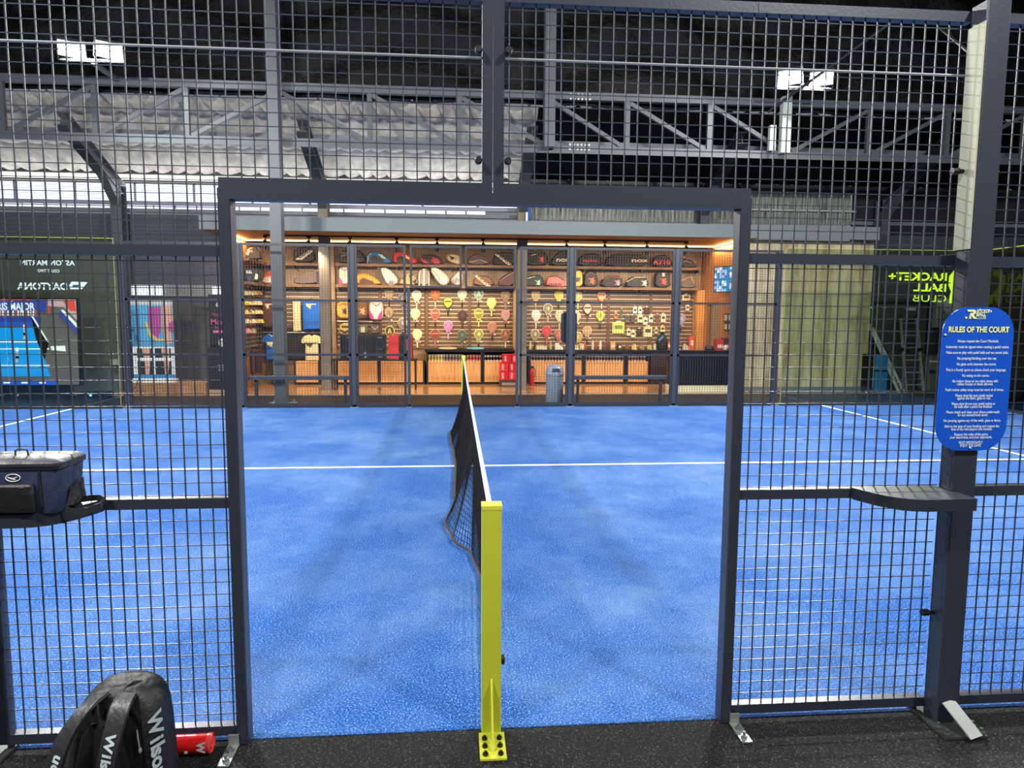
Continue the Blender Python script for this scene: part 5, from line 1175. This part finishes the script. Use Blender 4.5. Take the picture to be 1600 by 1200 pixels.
# black desk
dx0, dx1 = at(1050, 580, 12.45).x, at(1146, 580, 12.45).x
dx1 = min(dx1, 6.09)
dk = thing('reception_desk', 'black ribbed reception desk with a pale lit base at the shop right', 'desk', ((dx0+dx1)/2, 12.65, 0))
mb = MB(); x = dx0
while x < dx1: mb.box(x, x+.018, 12.44, 12.46, .14, .88); x += .03
mb.build('ribbed_front', M('#12151b', .35), dk)
MB().box(dx0, dx1, 12.46, 12.9, .14, .88).build('body', M('#0d0f14', .5), dk); MB().box(dx0-.02, dx1+.01, 12.41, 12.93, .88, .93).build('top', M('#15171c', .3), dk)
MB().box(dx0, dx1, 12.45, 12.9, .0, .14).build('base', M('#c8c8a8', .4, emit=.35), dk)
for px, w_, h_, col, lb, nm in ((1112, .22, .12, '#2c2428', 'dark pouch on the black desk', 'pouch'), (1127, .2, .26, '#c83428', 'red carton on the black desk', 'product_carton'), (1137, .16, .28, '#4c2430', 'dark red carton on the black desk', 'product_carton'), (1131, .12, .08, '#e8c8a8', 'cream soft toy ball on the black desk', 'ball')):
    c = at(px, 540, 12.6); t = thing(nm, lb, nm.split('_')[-1], (c.x, 12.6, .93), 'things on the black desk')
    yy = 12.75 if nm != 'ball' else 12.52
    if nm == 'ball': MB().lathe((c.x, yy, .93), [(.01, 0), (.045, .015), (.06, .06), (.045, .105), (.01, .12)], 12).build('body', M(col, .8), t, smooth=True)
    elif nm == 'pouch': MB().lathe((c.x, yy, .93), [(.09, 0), (.11, .03), (.09, .09), (.03, .12)], 12).build('body', M(col, .7), t, smooth=True)
    else: MB().bbox(c.x-w_/2, c.x+w_/2, yy-.08, yy+.08, .93, .93+h_, .01).build('carton', M(col, .5), t); MB().box(c.x-w_*.3, c.x+w_*.3, yy-.083, yy-.08, .98, 1.06).build('label_print', M('#e8d0b8', .6), t)
mn = thing('desk_monitor', 'black monitor at the right end of the black desk', 'monitor', (6.0, 12.6, .93)); c = at(1146, 530, 12.6)
MB().box(c.x-.06, c.x+.25, 12.6, 12.63, 1.02, 1.28).build('screen', BLACKM, mn); MB().box(c.x+.05, c.x+.1, 12.6, 12.66, .93, 1.02).build('stand', BLACKM, mn)
# wall screen in the shop (turned towards the counter)
p = [atx(1115, 417, 5.95), atx(1144, 410, 5.95), atx(1146, 455, 5.95), atx(1118, 458, 5.95)]
tv = thing('menu_screen', 'wall screen with a blue and white tiled picture beside the shop door', 'screen', (5.85, 12.6, 2.4))
P0, P1, Q0, Q1 = Vector((5.55, 12.72, 2.30)), Vector((5.88, 12.30, 2.30)), 0, 0
P0, P1 = at(1115, 457, 12.75), at(1144, 455, 12.35); zt = at(1115, 417, 12.75).z; z0 = P0.z; P0 = Vector((P0.x, 12.75, z0)); P1 = Vector((P1.x, 12.35, z0))
u = (P1-P0); nrm = Vector((-u.y, u.x, 0)).normalized()
if nrm.y > 0: nrm = -nrm
hgt = zt-z0
mb = MB(); mb.add([P0, P1, P1+ZV*hgt, P0+ZV*hgt, P0-nrm*.05, P1-nrm*.05, P1-nrm*.05+ZV*hgt, P0-nrm*.05+ZV*hgt], [(0,1,2,3),(7,6,5,4),(0,4,5,1),(1,5,6,2),(2,6,7,3),(3,7,4,0)]); mb.build('casing', BLACKM, tv)
mb = MB(); cols_ = [M('#2c6c9c', .4, emit=.9), M('#7cb0cc', .4, emit=.9), M('#c8dce8', .4, emit=.9), M('#a8a0c8', .4, emit=.8)]
for i in range(7):
    for j in range(9):
        q = (0,0,1,2,0,1,3)[(i*3+j*2+i*j)%7]; a_ = P0+u*(.03+.94*i/7)+ZV*hgt*(.03+.94*j/9)+nrm*.003; b_ = u*(.94/7*.98); c_ = ZV*hgt*(.94/9*.98)
        mb.add([a_, a_+b_, a_+b_+c_, a_+c_], [(0,1,2,3)], q)
mb.build('picture', cols_, tv)
MB().bar((P0+P1)/2+ZV*hgt*.5-nrm*.05, (P0+P1)/2+ZV*hgt*.5-nrm*.12, .08, .08).build('wall_mount', BLACKM, tv)
# frames on the shop right wall
for i in range(2):
    for j in range(2):
        a_, b_ = atx(1132+i*7, 490+j*14, 6.1), atx(1138+i*7, 503+j*14, 6.1); y0, y1 = sorted((a_.y, b_.y))
        t = thing('picture_frame', '%s %s small framed picture on the right shop wall' % (('upper', 'lower')[j], ('left', 'right')[i]), 'picture', (6.1, y0, b_.z), 'four framed pictures by the desk')
        MB().box(6.08, 6.12, y0, y1, b_.z, a_.z).build('frame', M('#2c2420', .5), t); MB().box(6.075, 6.08, y0+.03, y1-.05, b_.z+.03, a_.z-.03).build('print', M('#d8d0c0', .6), t)

# ------------------------------------------------------------------ LEFT SIDE: screen, banner
sc = thing('big_screen', 'large lit screen showing a padel match behind the left glass', 'screen', (-9.2, 11.5, 0))
sy = 11.5; sxl, sxr, sz_b, sz_t = -11.2, at(122, 530, sy).x, .28, 1.96
MB().box(sxl-.05, sxr+.02, sy+.01, sy+.12, sz_b-.02, sz_t+.03).build('casing', BLACKM, sc); MB().box(sxl+.5, sxr-.3, sy+.02, sy+.3, 0, sz_b-.02).build('stand', BLACKM, sc)
def E(h, e=1.0): return M(h, .5, emit=e)
pm = [E('#5c565c', 1.0), E('#1090f0', 1.1), E('#e8f0f8', 1.0), E('#3040a0', 1.0), E('#c8a0b0', .8), E('#d84440', .9), E('#5c6068', .8), E('#2454d0', 1.0), E('#141418', .6), E('#e8b8a0', .8)]
mb = MB(); lay = [0]
def sp(pts, mi):
    lay[0] += 1; y = sy-.0006*lay[0]
    pl = [(at(a_, b_, sy).x, at(a_, b_, sy).z) for a_, b_ in pts]; pl = [(max(sxl, min(sxr, x)), max(sz_b, min(sz_t, z))) for x, z in pl]
    pl = cw(pl); mb.add([(x, y, z) for x, z in pl], [tuple(range(len(pl)-1, -1, -1))] if False else [tuple(range(len(pl)))], mi)
sp([(-170,465),(124,465),(124,602),(-170,602)], 0)
sp([(-170,467),(50,467),(50,470),(-170,470)], 5); sp([(-170,470),(72,470),(72,488),(-170,488)], 3)
sp([(75,467),(123,467),(123,500),(100,480),(75,478)], 4)
sp([(98,470),(116,468),(120,486),(110,486)], 5)
sp([(-170,488),(58,488),(60,496),(-170,496)], 6)
for i in range(30): x = -60+i*4.0; sp([(x,485),(x+2.4,485),(x+2.4,493),(x,493)], (2, 5, 2, 9)[i%4])
sp([(-170,495),(66,495),(64,509),(-170,509)], 3); sp([(-170,503),(62,503),(60,509),(-170,509)], 7)
sp([(92,488),(97,486),(123,512),(123,523),(95,495)], 3); sp([(96,485),(100,484),(123,505),(123,512)], 2)
sp([(-170,513),(54,512),(80,588),(-170,588)], 1)
sp([(-170,532),(64,532),(65,535),(-170,535)], 2); sp([(-170,545),(78,544),(78,546),(-170,546)], 2); sp([(-170,570),(79,570),(79,571.5),(-170,571.5)], 2)
sp([(50,495),(54,496),(77,536),(71,562),(57,528)], 8); sp([(50,494),(53,494),(78,535),(74,533)], 2)
sp([(80,541),(103,540),(104,549),(82,547)], 2)
for x, y in ((28,548),(40,512),(-20,560)): sp([(x-1.5,y),(x+1.5,y),(x+2,y+8),(x+1,y+18),(x-2,y+18),(x-1,y+9)], 9); sp([(x-2,y-5),(x+2,y-5),(x+2.5,y+1),(x-2.5,y+1)], 2); sp([(x-2,y+8),(x+3,y+8),(x+3,y+12),(x-2,y+12)], 8)
sp([(-170,594),(90,594),(90,602),(-170,602)], 7)
for x in (12,40,68,-20): sp([(x-5,596.5),(x+5,596.5),(x+5,599),(x-5,599)], 2)
sp([(77,478),(80,478),(80,492),(77,492)], 5)
mb.build('picture', pm, sc)
a_, b_ = at(-14, 484, sy-.03), at(50, 484, sy-.03); lettering('PARIS MAJOR', 'caption', E('#e8ecf8', 1.0), sc, (a_+b_)/2, b_-a_, ZV, .19, (b_-a_).length*1.15, .03)
t = thing('media_box', 'small black device with a blue light on the floor by the big screen', 'device', (-7.3, 11.6, 0)); c = at(148, 600, 11.6)
MB().bbox(c.x-.3, c.x+.25, 11.5, 11.75, 0, .13, .01).build('case', M('#15181c', .4), t); MB().box(c.x-.06, c.x-.02, 11.495, 11.5, .05, .09).build('indicator', M('#5cb0ff', .5, emit=6), t); MB().tube([(c.x+.25, 11.6, .05), (c.x+.5, 11.6, .02), (c.x+.7, 11.8, .2), (c.x+.75, 11.9, .45)], .01, 6).build('cable', BLACKM, t)
c = at(178, 566, 12.6); tag(MB().box(c.x-.08, c.x+.08, 12.6, 12.66, c.z-.06, c.z+.06).build('socket_box', M('#b8bcb4', .5)), 'small pale socket box on the wall by the left glass', 'socket box')
for a, b2, m_, nm, lb in ((at(122,470,12.7).x, at(184,470,12.7).x, M('#66686a', .6), 'partition_panel', 'dark grey partition between screen and banner'),):
    t = tag(MB().box(a-3, b2, 12.7, 12.76, 0, 3.2).build(nm, m_), lb, 'panel')
# plinth and banner
pl0, pl1 = at(200, 610, 11.9).x, at(322, 610, 11.9).x
tag(MB().bbox(pl0, pl1, 11.9, 12.5, 0, .27, .01).build('plinth', wood('plinth_wood', '#8c6444', '#b4845c', .5, (1, 8, 8))), 'low wooden plinth under the roll-up banner', 'plinth')
bw0, bw1, bz0, bz1 = at(206, 520, 12.1).x, at(271, 520, 12.1).x, .27, 2.0
bn2 = thing('roll_up_banner', 'blue and pink roll-up advertising banner standing on the wooden plinth', 'banner', ((bw0+bw1)/2, 12.1, .27))
MB().box(bw0-.02, bw1+.02, 12.02, 12.2, bz0, bz0+.08).build('base', M('#e4e8ec', .5), bn2); MB().box(bw0, bw1, 12.105, 12.115, bz0+.08, bz1).build('pole_back', M('#c8ccd0', .5), bn2)
mb = MB(); W = bw1-bw0; Hh = bz1-bz0-.08; pz = bz0+.08; L = [0]
def bp_(pts, mi):
    L[0] += 1; y = 12.104-.0008*L[0]; pl = cw([(bw0+W*x, pz+Hh*z) for x, z in pts]); mb.add([(x, y, z) for x, z in pl], [tuple(range(len(pl)))], mi)
bp_([(0,0),(1,0),(1,1),(0,1)], 0); bp_([(0,.40),(1,.40),(1,.92),(0,.92)], 1); bp_([(0,.92),(1,.92),(1,1),(0,1)], 6)
bp_([(.42,.9),(.72,.9),(.70,.62),(.62,.50),(.50,.56),(.40,.68)], 2); bp_([(.74,.92),(.98,.92),(1,.75),(.92,.62),(.97,.45),(.82,.42),(.72,.62)], 3)
bp_([(.9,.7),(1,.72),(1,.58),(.88,.6)], 2)
bp_([(.32,.72),(.38,.70),(.44,.58),(.62,.50),(.80,.50),(.80,.47),(.60,.46),(.40,.54)], 4)
bp_([(.10,.02),(.92,.02),(.92,.38),(.10,.38)], 5)
for x in (.22, .68): bp_([(x,.38),(x+.2,.38),(x+.19,.20),(x+.15,.05),(x+.07,.05),(x+.06,.2)], 3)
bp_([(.09,.22),(.93,.22),(.93,.26),(.09,.26)], 0); bp_([(.49,.04),(.53,.04),(.53,.38),(.49,.38)], 0); bp_([(0,-.0),(1,0),(1,.05),(0,.05)], 7)
mb.build('print', [M('#e8ecee', .5), M('#5aa4d4', .5), M('#b84c94', .5), M('#d8a090', .5), M('#e0c060', .5), M('#22282e', .5), M('#c8ccca', .5), M('#3c78b4', .5)], bn2)
lettering('EMSCULPT', 'letters', M('#3c84b8', .5), bn2, (bw0+W*.20, 12.085, pz+Hh*.66), (0, 0, 1), (-1, 0, 0), .24, Hh*.46, .01)
kb0, kb1 = at(328, 530, 12.2).x, at(352, 530, 12.2).x
kb = thing('notice_banner', 'tall black notice banner with pink writing left of the shop', 'banner', ((kb0+kb1)/2, 12.2, 0))
MB().box(kb0, kb1, 12.2, 12.24, .0, 2.1).build('panel', M('#15151a', .5), kb)
kc = (kb0+kb1)/2+.02
for s_, py, h_, col in (('6', 479, .12, '#d8d8e0'), ('Mon', 507, .16, '#c8508c'), ('Padel', 494, .09, '#c8508c'), ('9am', 514, .08, '#c8508c')): lettering(s_, 'letters', M(col, .5), kb, (kc, 12.195, at(338, py, 12.2).z), XV, ZV, h_, None, .02)
MB().box(kc-.1, kc+.12, 12.193, 12.2, at(338,519,12.2).z-.02, at(338,517,12.2).z+.01).build('print_line', M('#d070a0', .5), kb); MB().lathe((kc+.08, 12.195, at(338,535,12.2).z), [(.09, 0), (.09, .004)], 16, axis='Y').build('round_print', M('#dfe0d8', .5), kb)
ct = thing('black_counter', 'small black counter with white print beside the notice banner', 'counter', (-5.3, 12.1, 0)); c0, c1 = at(324, 570, 12.0).x, at(356, 570, 12.0).x
MB().bbox(c0, c1, 12.0, 12.15, .12, 1.0, .01).build('body', M('#17181d', .5), ct); MB().box(c0, c1, 12.0, 12.15, 0, .12).build('foot', M('#b89478', .5), ct)
for z in (.62, .57, .52): MB().box(c0+.22, c1-.04, 11.996, 12.0, z, z+.015).build('print_line', M('#b8b8b4', .5), ct)
for px0, px1 in ((202, 240), (244, 256)): struct(MB().box(at(px0,456,WY).x, at(px1,456,WY).x, WY-.01, WY+.03, 2.1, 2.3).build('window_4', M('#dcecec', .5, emit=.9)))
struct(MB().box(at(332,456,WY).x, at(350,456,WY).x, WY-.01, WY+.03, 2.1, 2.3).build('window_5', M('#dcecec', .5, emit=.9)))
struct(MB().box(-16, -4.95, WY-.02, WY, 2.0, 2.08).build('trim_12', M('#26272a', .5)))

# ------------------------------------------------------------------ RIGHT SIDE: ladders, crates, door
RY = 12.66
struct(MB().box(at(1366,490,RY).x, at(1448,490,RY).x, RY, RY+.05, 0, 2.02).build('door_3', M('#4a4f50', .5)))
mb = MB(); a, b2 = at(1366,490,RY).x, at(1448,490,RY).x; mb.box(b2, b2+.05, RY-.02, RY+.06, 0, 2.07); mb.box(a, b2+.05, RY-.02, RY+.06, 2.02, 2.07); struct(mb.build('trim_13', M('#15171a', .5)))
c = at(1397, 544, RY); struct(MB().tube([(c.x, RY-.05, c.z-.08), (c.x, RY-.05, c.z+.08)], .012, 8).build('trim_14', M('#15171a', .4)))
c = at(1423, 483, RY); tag(MB().box(c.x-.12, c.x+.12, RY-.01, RY, c.z-.03, c.z+.03).build('door_plate', M('#d8dcd8', .5)), 'small white notice plate above the ladders', 'notice')
def ladder(name, pts_l, pts_r, n, lb, mat=M('#b8bcbe', .35, .4), rad=.03):
    (a0, a1), (b0, b1) = pts_l, pts_r; t = thing(name, lb, 'ladder', tuple((a0+b0)/2), 'ladders by the dark door')
    MB().bar(a0, a1, .03, .06).build('stile', mat, t); MB().bar(b0, b1, .03, .06).build('stile', mat, t)
    for k in range(n): q = (k+.6)/n; MB().bar(a0.lerp(a1, q), b0.lerp(b1, q), .03, .025).build('rung', mat, t)
    return t
p = lambda x, y, Y: at(x, y, Y)
def fl(v): return Vector((v.x, v.y, 0))
lt = ladder('step_ladder', (fl(p(1416,610,12.2)), p(1407,497,12.45)), (fl(p(1443,610,12.2)), p(1432,497,12.45)), 6, 'aluminium folding ladder standing upright before the dark door')
for x in (1407, 1432): c = p(x, 495, 12.45); MB().lathe((c.x, c.y, c.z-.03), [(.03, 0), (.035, .04), (.02, .09)], 10).build('hinge_cap', BLACKM, lt)
for x in (1411, 1438): c = p(x, 546, 12.33); MB().box(c.x-.05, c.x+.05, c.y-.04, c.y+.04, c.z-.04, c.z+.04).build('joint', BLACKM, lt)
ladder('leaning_ladder', (fl(p(1405,612,12.1)), p(1357,505,12.5)), (fl(p(1413,612,12.1)), p(1363,512,12.5)), 11, 'aluminium ladder leaning left behind the planked wall')
bb = thing('blue_case', 'bright blue two-tier case standing under the leaning ladder', 'case', (p(1378,590,12.3).x, 12.3, 0)); x0, x1 = p(1369,590,12.2).x, p(1388,590,12.2).x
MB().bbox(x0, x1, 12.2, 12.42, .03, .47, .03).build('lower_case', M('#1c78c8', .45), bb); MB().bbox(x0, x1-.02, 12.2, 12.42, .51, .86, .03).build('upper_case', M('#1c78c8', .45), bb); MB().bbox(x0+.01, x1-.01, 12.21, 12.41, .47, .51, .03).build('waist_strap', BLACKM, bb)
MB().box(x0-.3, x0, 12.28, 12.5, 0, .88).build('back_shell', BLACKM, bb); 
for q in (-.06, .06): MB().lathe(((x0+x1)/2+q, 12.2, 0), [(.03, 0), (.03, .03)], 10).build('foot', M('#c8ccc8', .4), bb)
c0, c1 = p(1448,580,12.3), p(1476,580,12.3)
wb = thing('storage_box', 'grey box with faint print right of the folding ladder', 'box', (c0.x+.2, 12.4, 0)); MB().bbox(c0.x, c1.x+.1, 12.3, 12.6, .03, .82, .01).build('carton', M('#6c726e', .5), wb); MB().box(c0.x+.05, c0.x+.32, 12.297, 12.3, .68, .72).build('strip', M('#dfe2dc', .5), wb); MB().box(c0.x+.06, c0.x+.2, 12.296, 12.3, .42, .5).build('print_mark', M('#2c302c', .5), wb)
c0, c1 = p(1463,466,12.6), p(1487,512,12.6); wt = thing('wall_cabinet', 'pale grey electrical cabinet on the dark wall', 'cabinet', (c0.x, 12.6, c1.z)); MB().bbox(c0.x, c1.x, 12.55, 12.72, c1.z, c0.z, .01).build('case', M('#b8bcba', .5), wt); MB().box(c0.x+.16, c0.x+.19, 12.54, 12.55, (c0.z+c1.z)/2-.0, (c0.z+c1.z)/2+.05).build('lock', M('#4c5050', .4), wt)
c = p(1560, 418, 12.6); ex = thing('exit_sign', 'dim green reversed running man exit sign at the right edge', 'exit sign', (c.x, 12.66, c.z-.12)); MB().box(c.x-.2, c.x+.2, 12.62, 12.72, c.z-.12, c.z+.12).build('panel', M('#1c4c30', .5, emit=.15), ex)
MB().prism(cw([(c.x-.1, c.z), (c.x-.0, c.z+.08), (c.x+.1, c.z+.08), (c.x+.1, c.z+.03), (c.x+.02, c.z+.03), (c.x-.04, c.z-.02), (c.x+.1, c.z-.02), (c.x+.1, c.z-.08), (c.x-.02, c.z-.08)]), 12.59, 12.6).build('arrow', M('#8cd0a0', .5, emit=.2), ex)
c = p(1547, 468, 12.4); ht = thing('water_heater', 'white wall heater cylinder right of the rules sign', 'heater', (c.x, 12.5, c.z-.2)); MB().lathe((c.x, 12.5, c.z-.2), [(.17, 0), (.19, .02), (.19, .36), (.2, .38), (.2, .44)], 20).build('tank', M('#c8ccc8', .4), ht, smooth=True); MB().box(c.x+.12, c.x+.3, 12.45, 12.5, c.z-.14, c.z-.06).build('valve', M('#a8acac', .4), ht)
for i, (x0, x1, col) in enumerate(((1565, 1577, '#a8b49c'), (1585, 1592, '#8c988c'))):
    a, b2 = p(x0, 500, 12.7).x, p(x1, 500, 12.7).x; tag(MB().box(a, b2, 12.66, 12.71, 0, 3.0).build('wall_duct', M(col, .5)), ['wide pale vertical duct at the right edge behind the glass', 'narrow pale vertical duct at the right edge behind the glass'][i], 'duct', 'ducts on the dark wall')
# blue-white hanging strap above canopy and panel box on canopy
c0, c1 = at(827, 292, 12.9), at(822, 342, 12.9)
t = thing('flag_banner', 'narrow blue and white banner on the column above the canopy', 'banner', (c0.x, 12.9, 3.75)); MB().box(c0.x-.035, c0.x+.045, 12.9, 12.92, 3.70, c0.z).build('cloth', M('#1c4c9c', .6), t); MB().box(c0.x-.075, c0.x-.03, 12.89, 12.91, 3.70, 4.0).build('white_edge', WHITE, t)
bpy.context.view_layer.update()
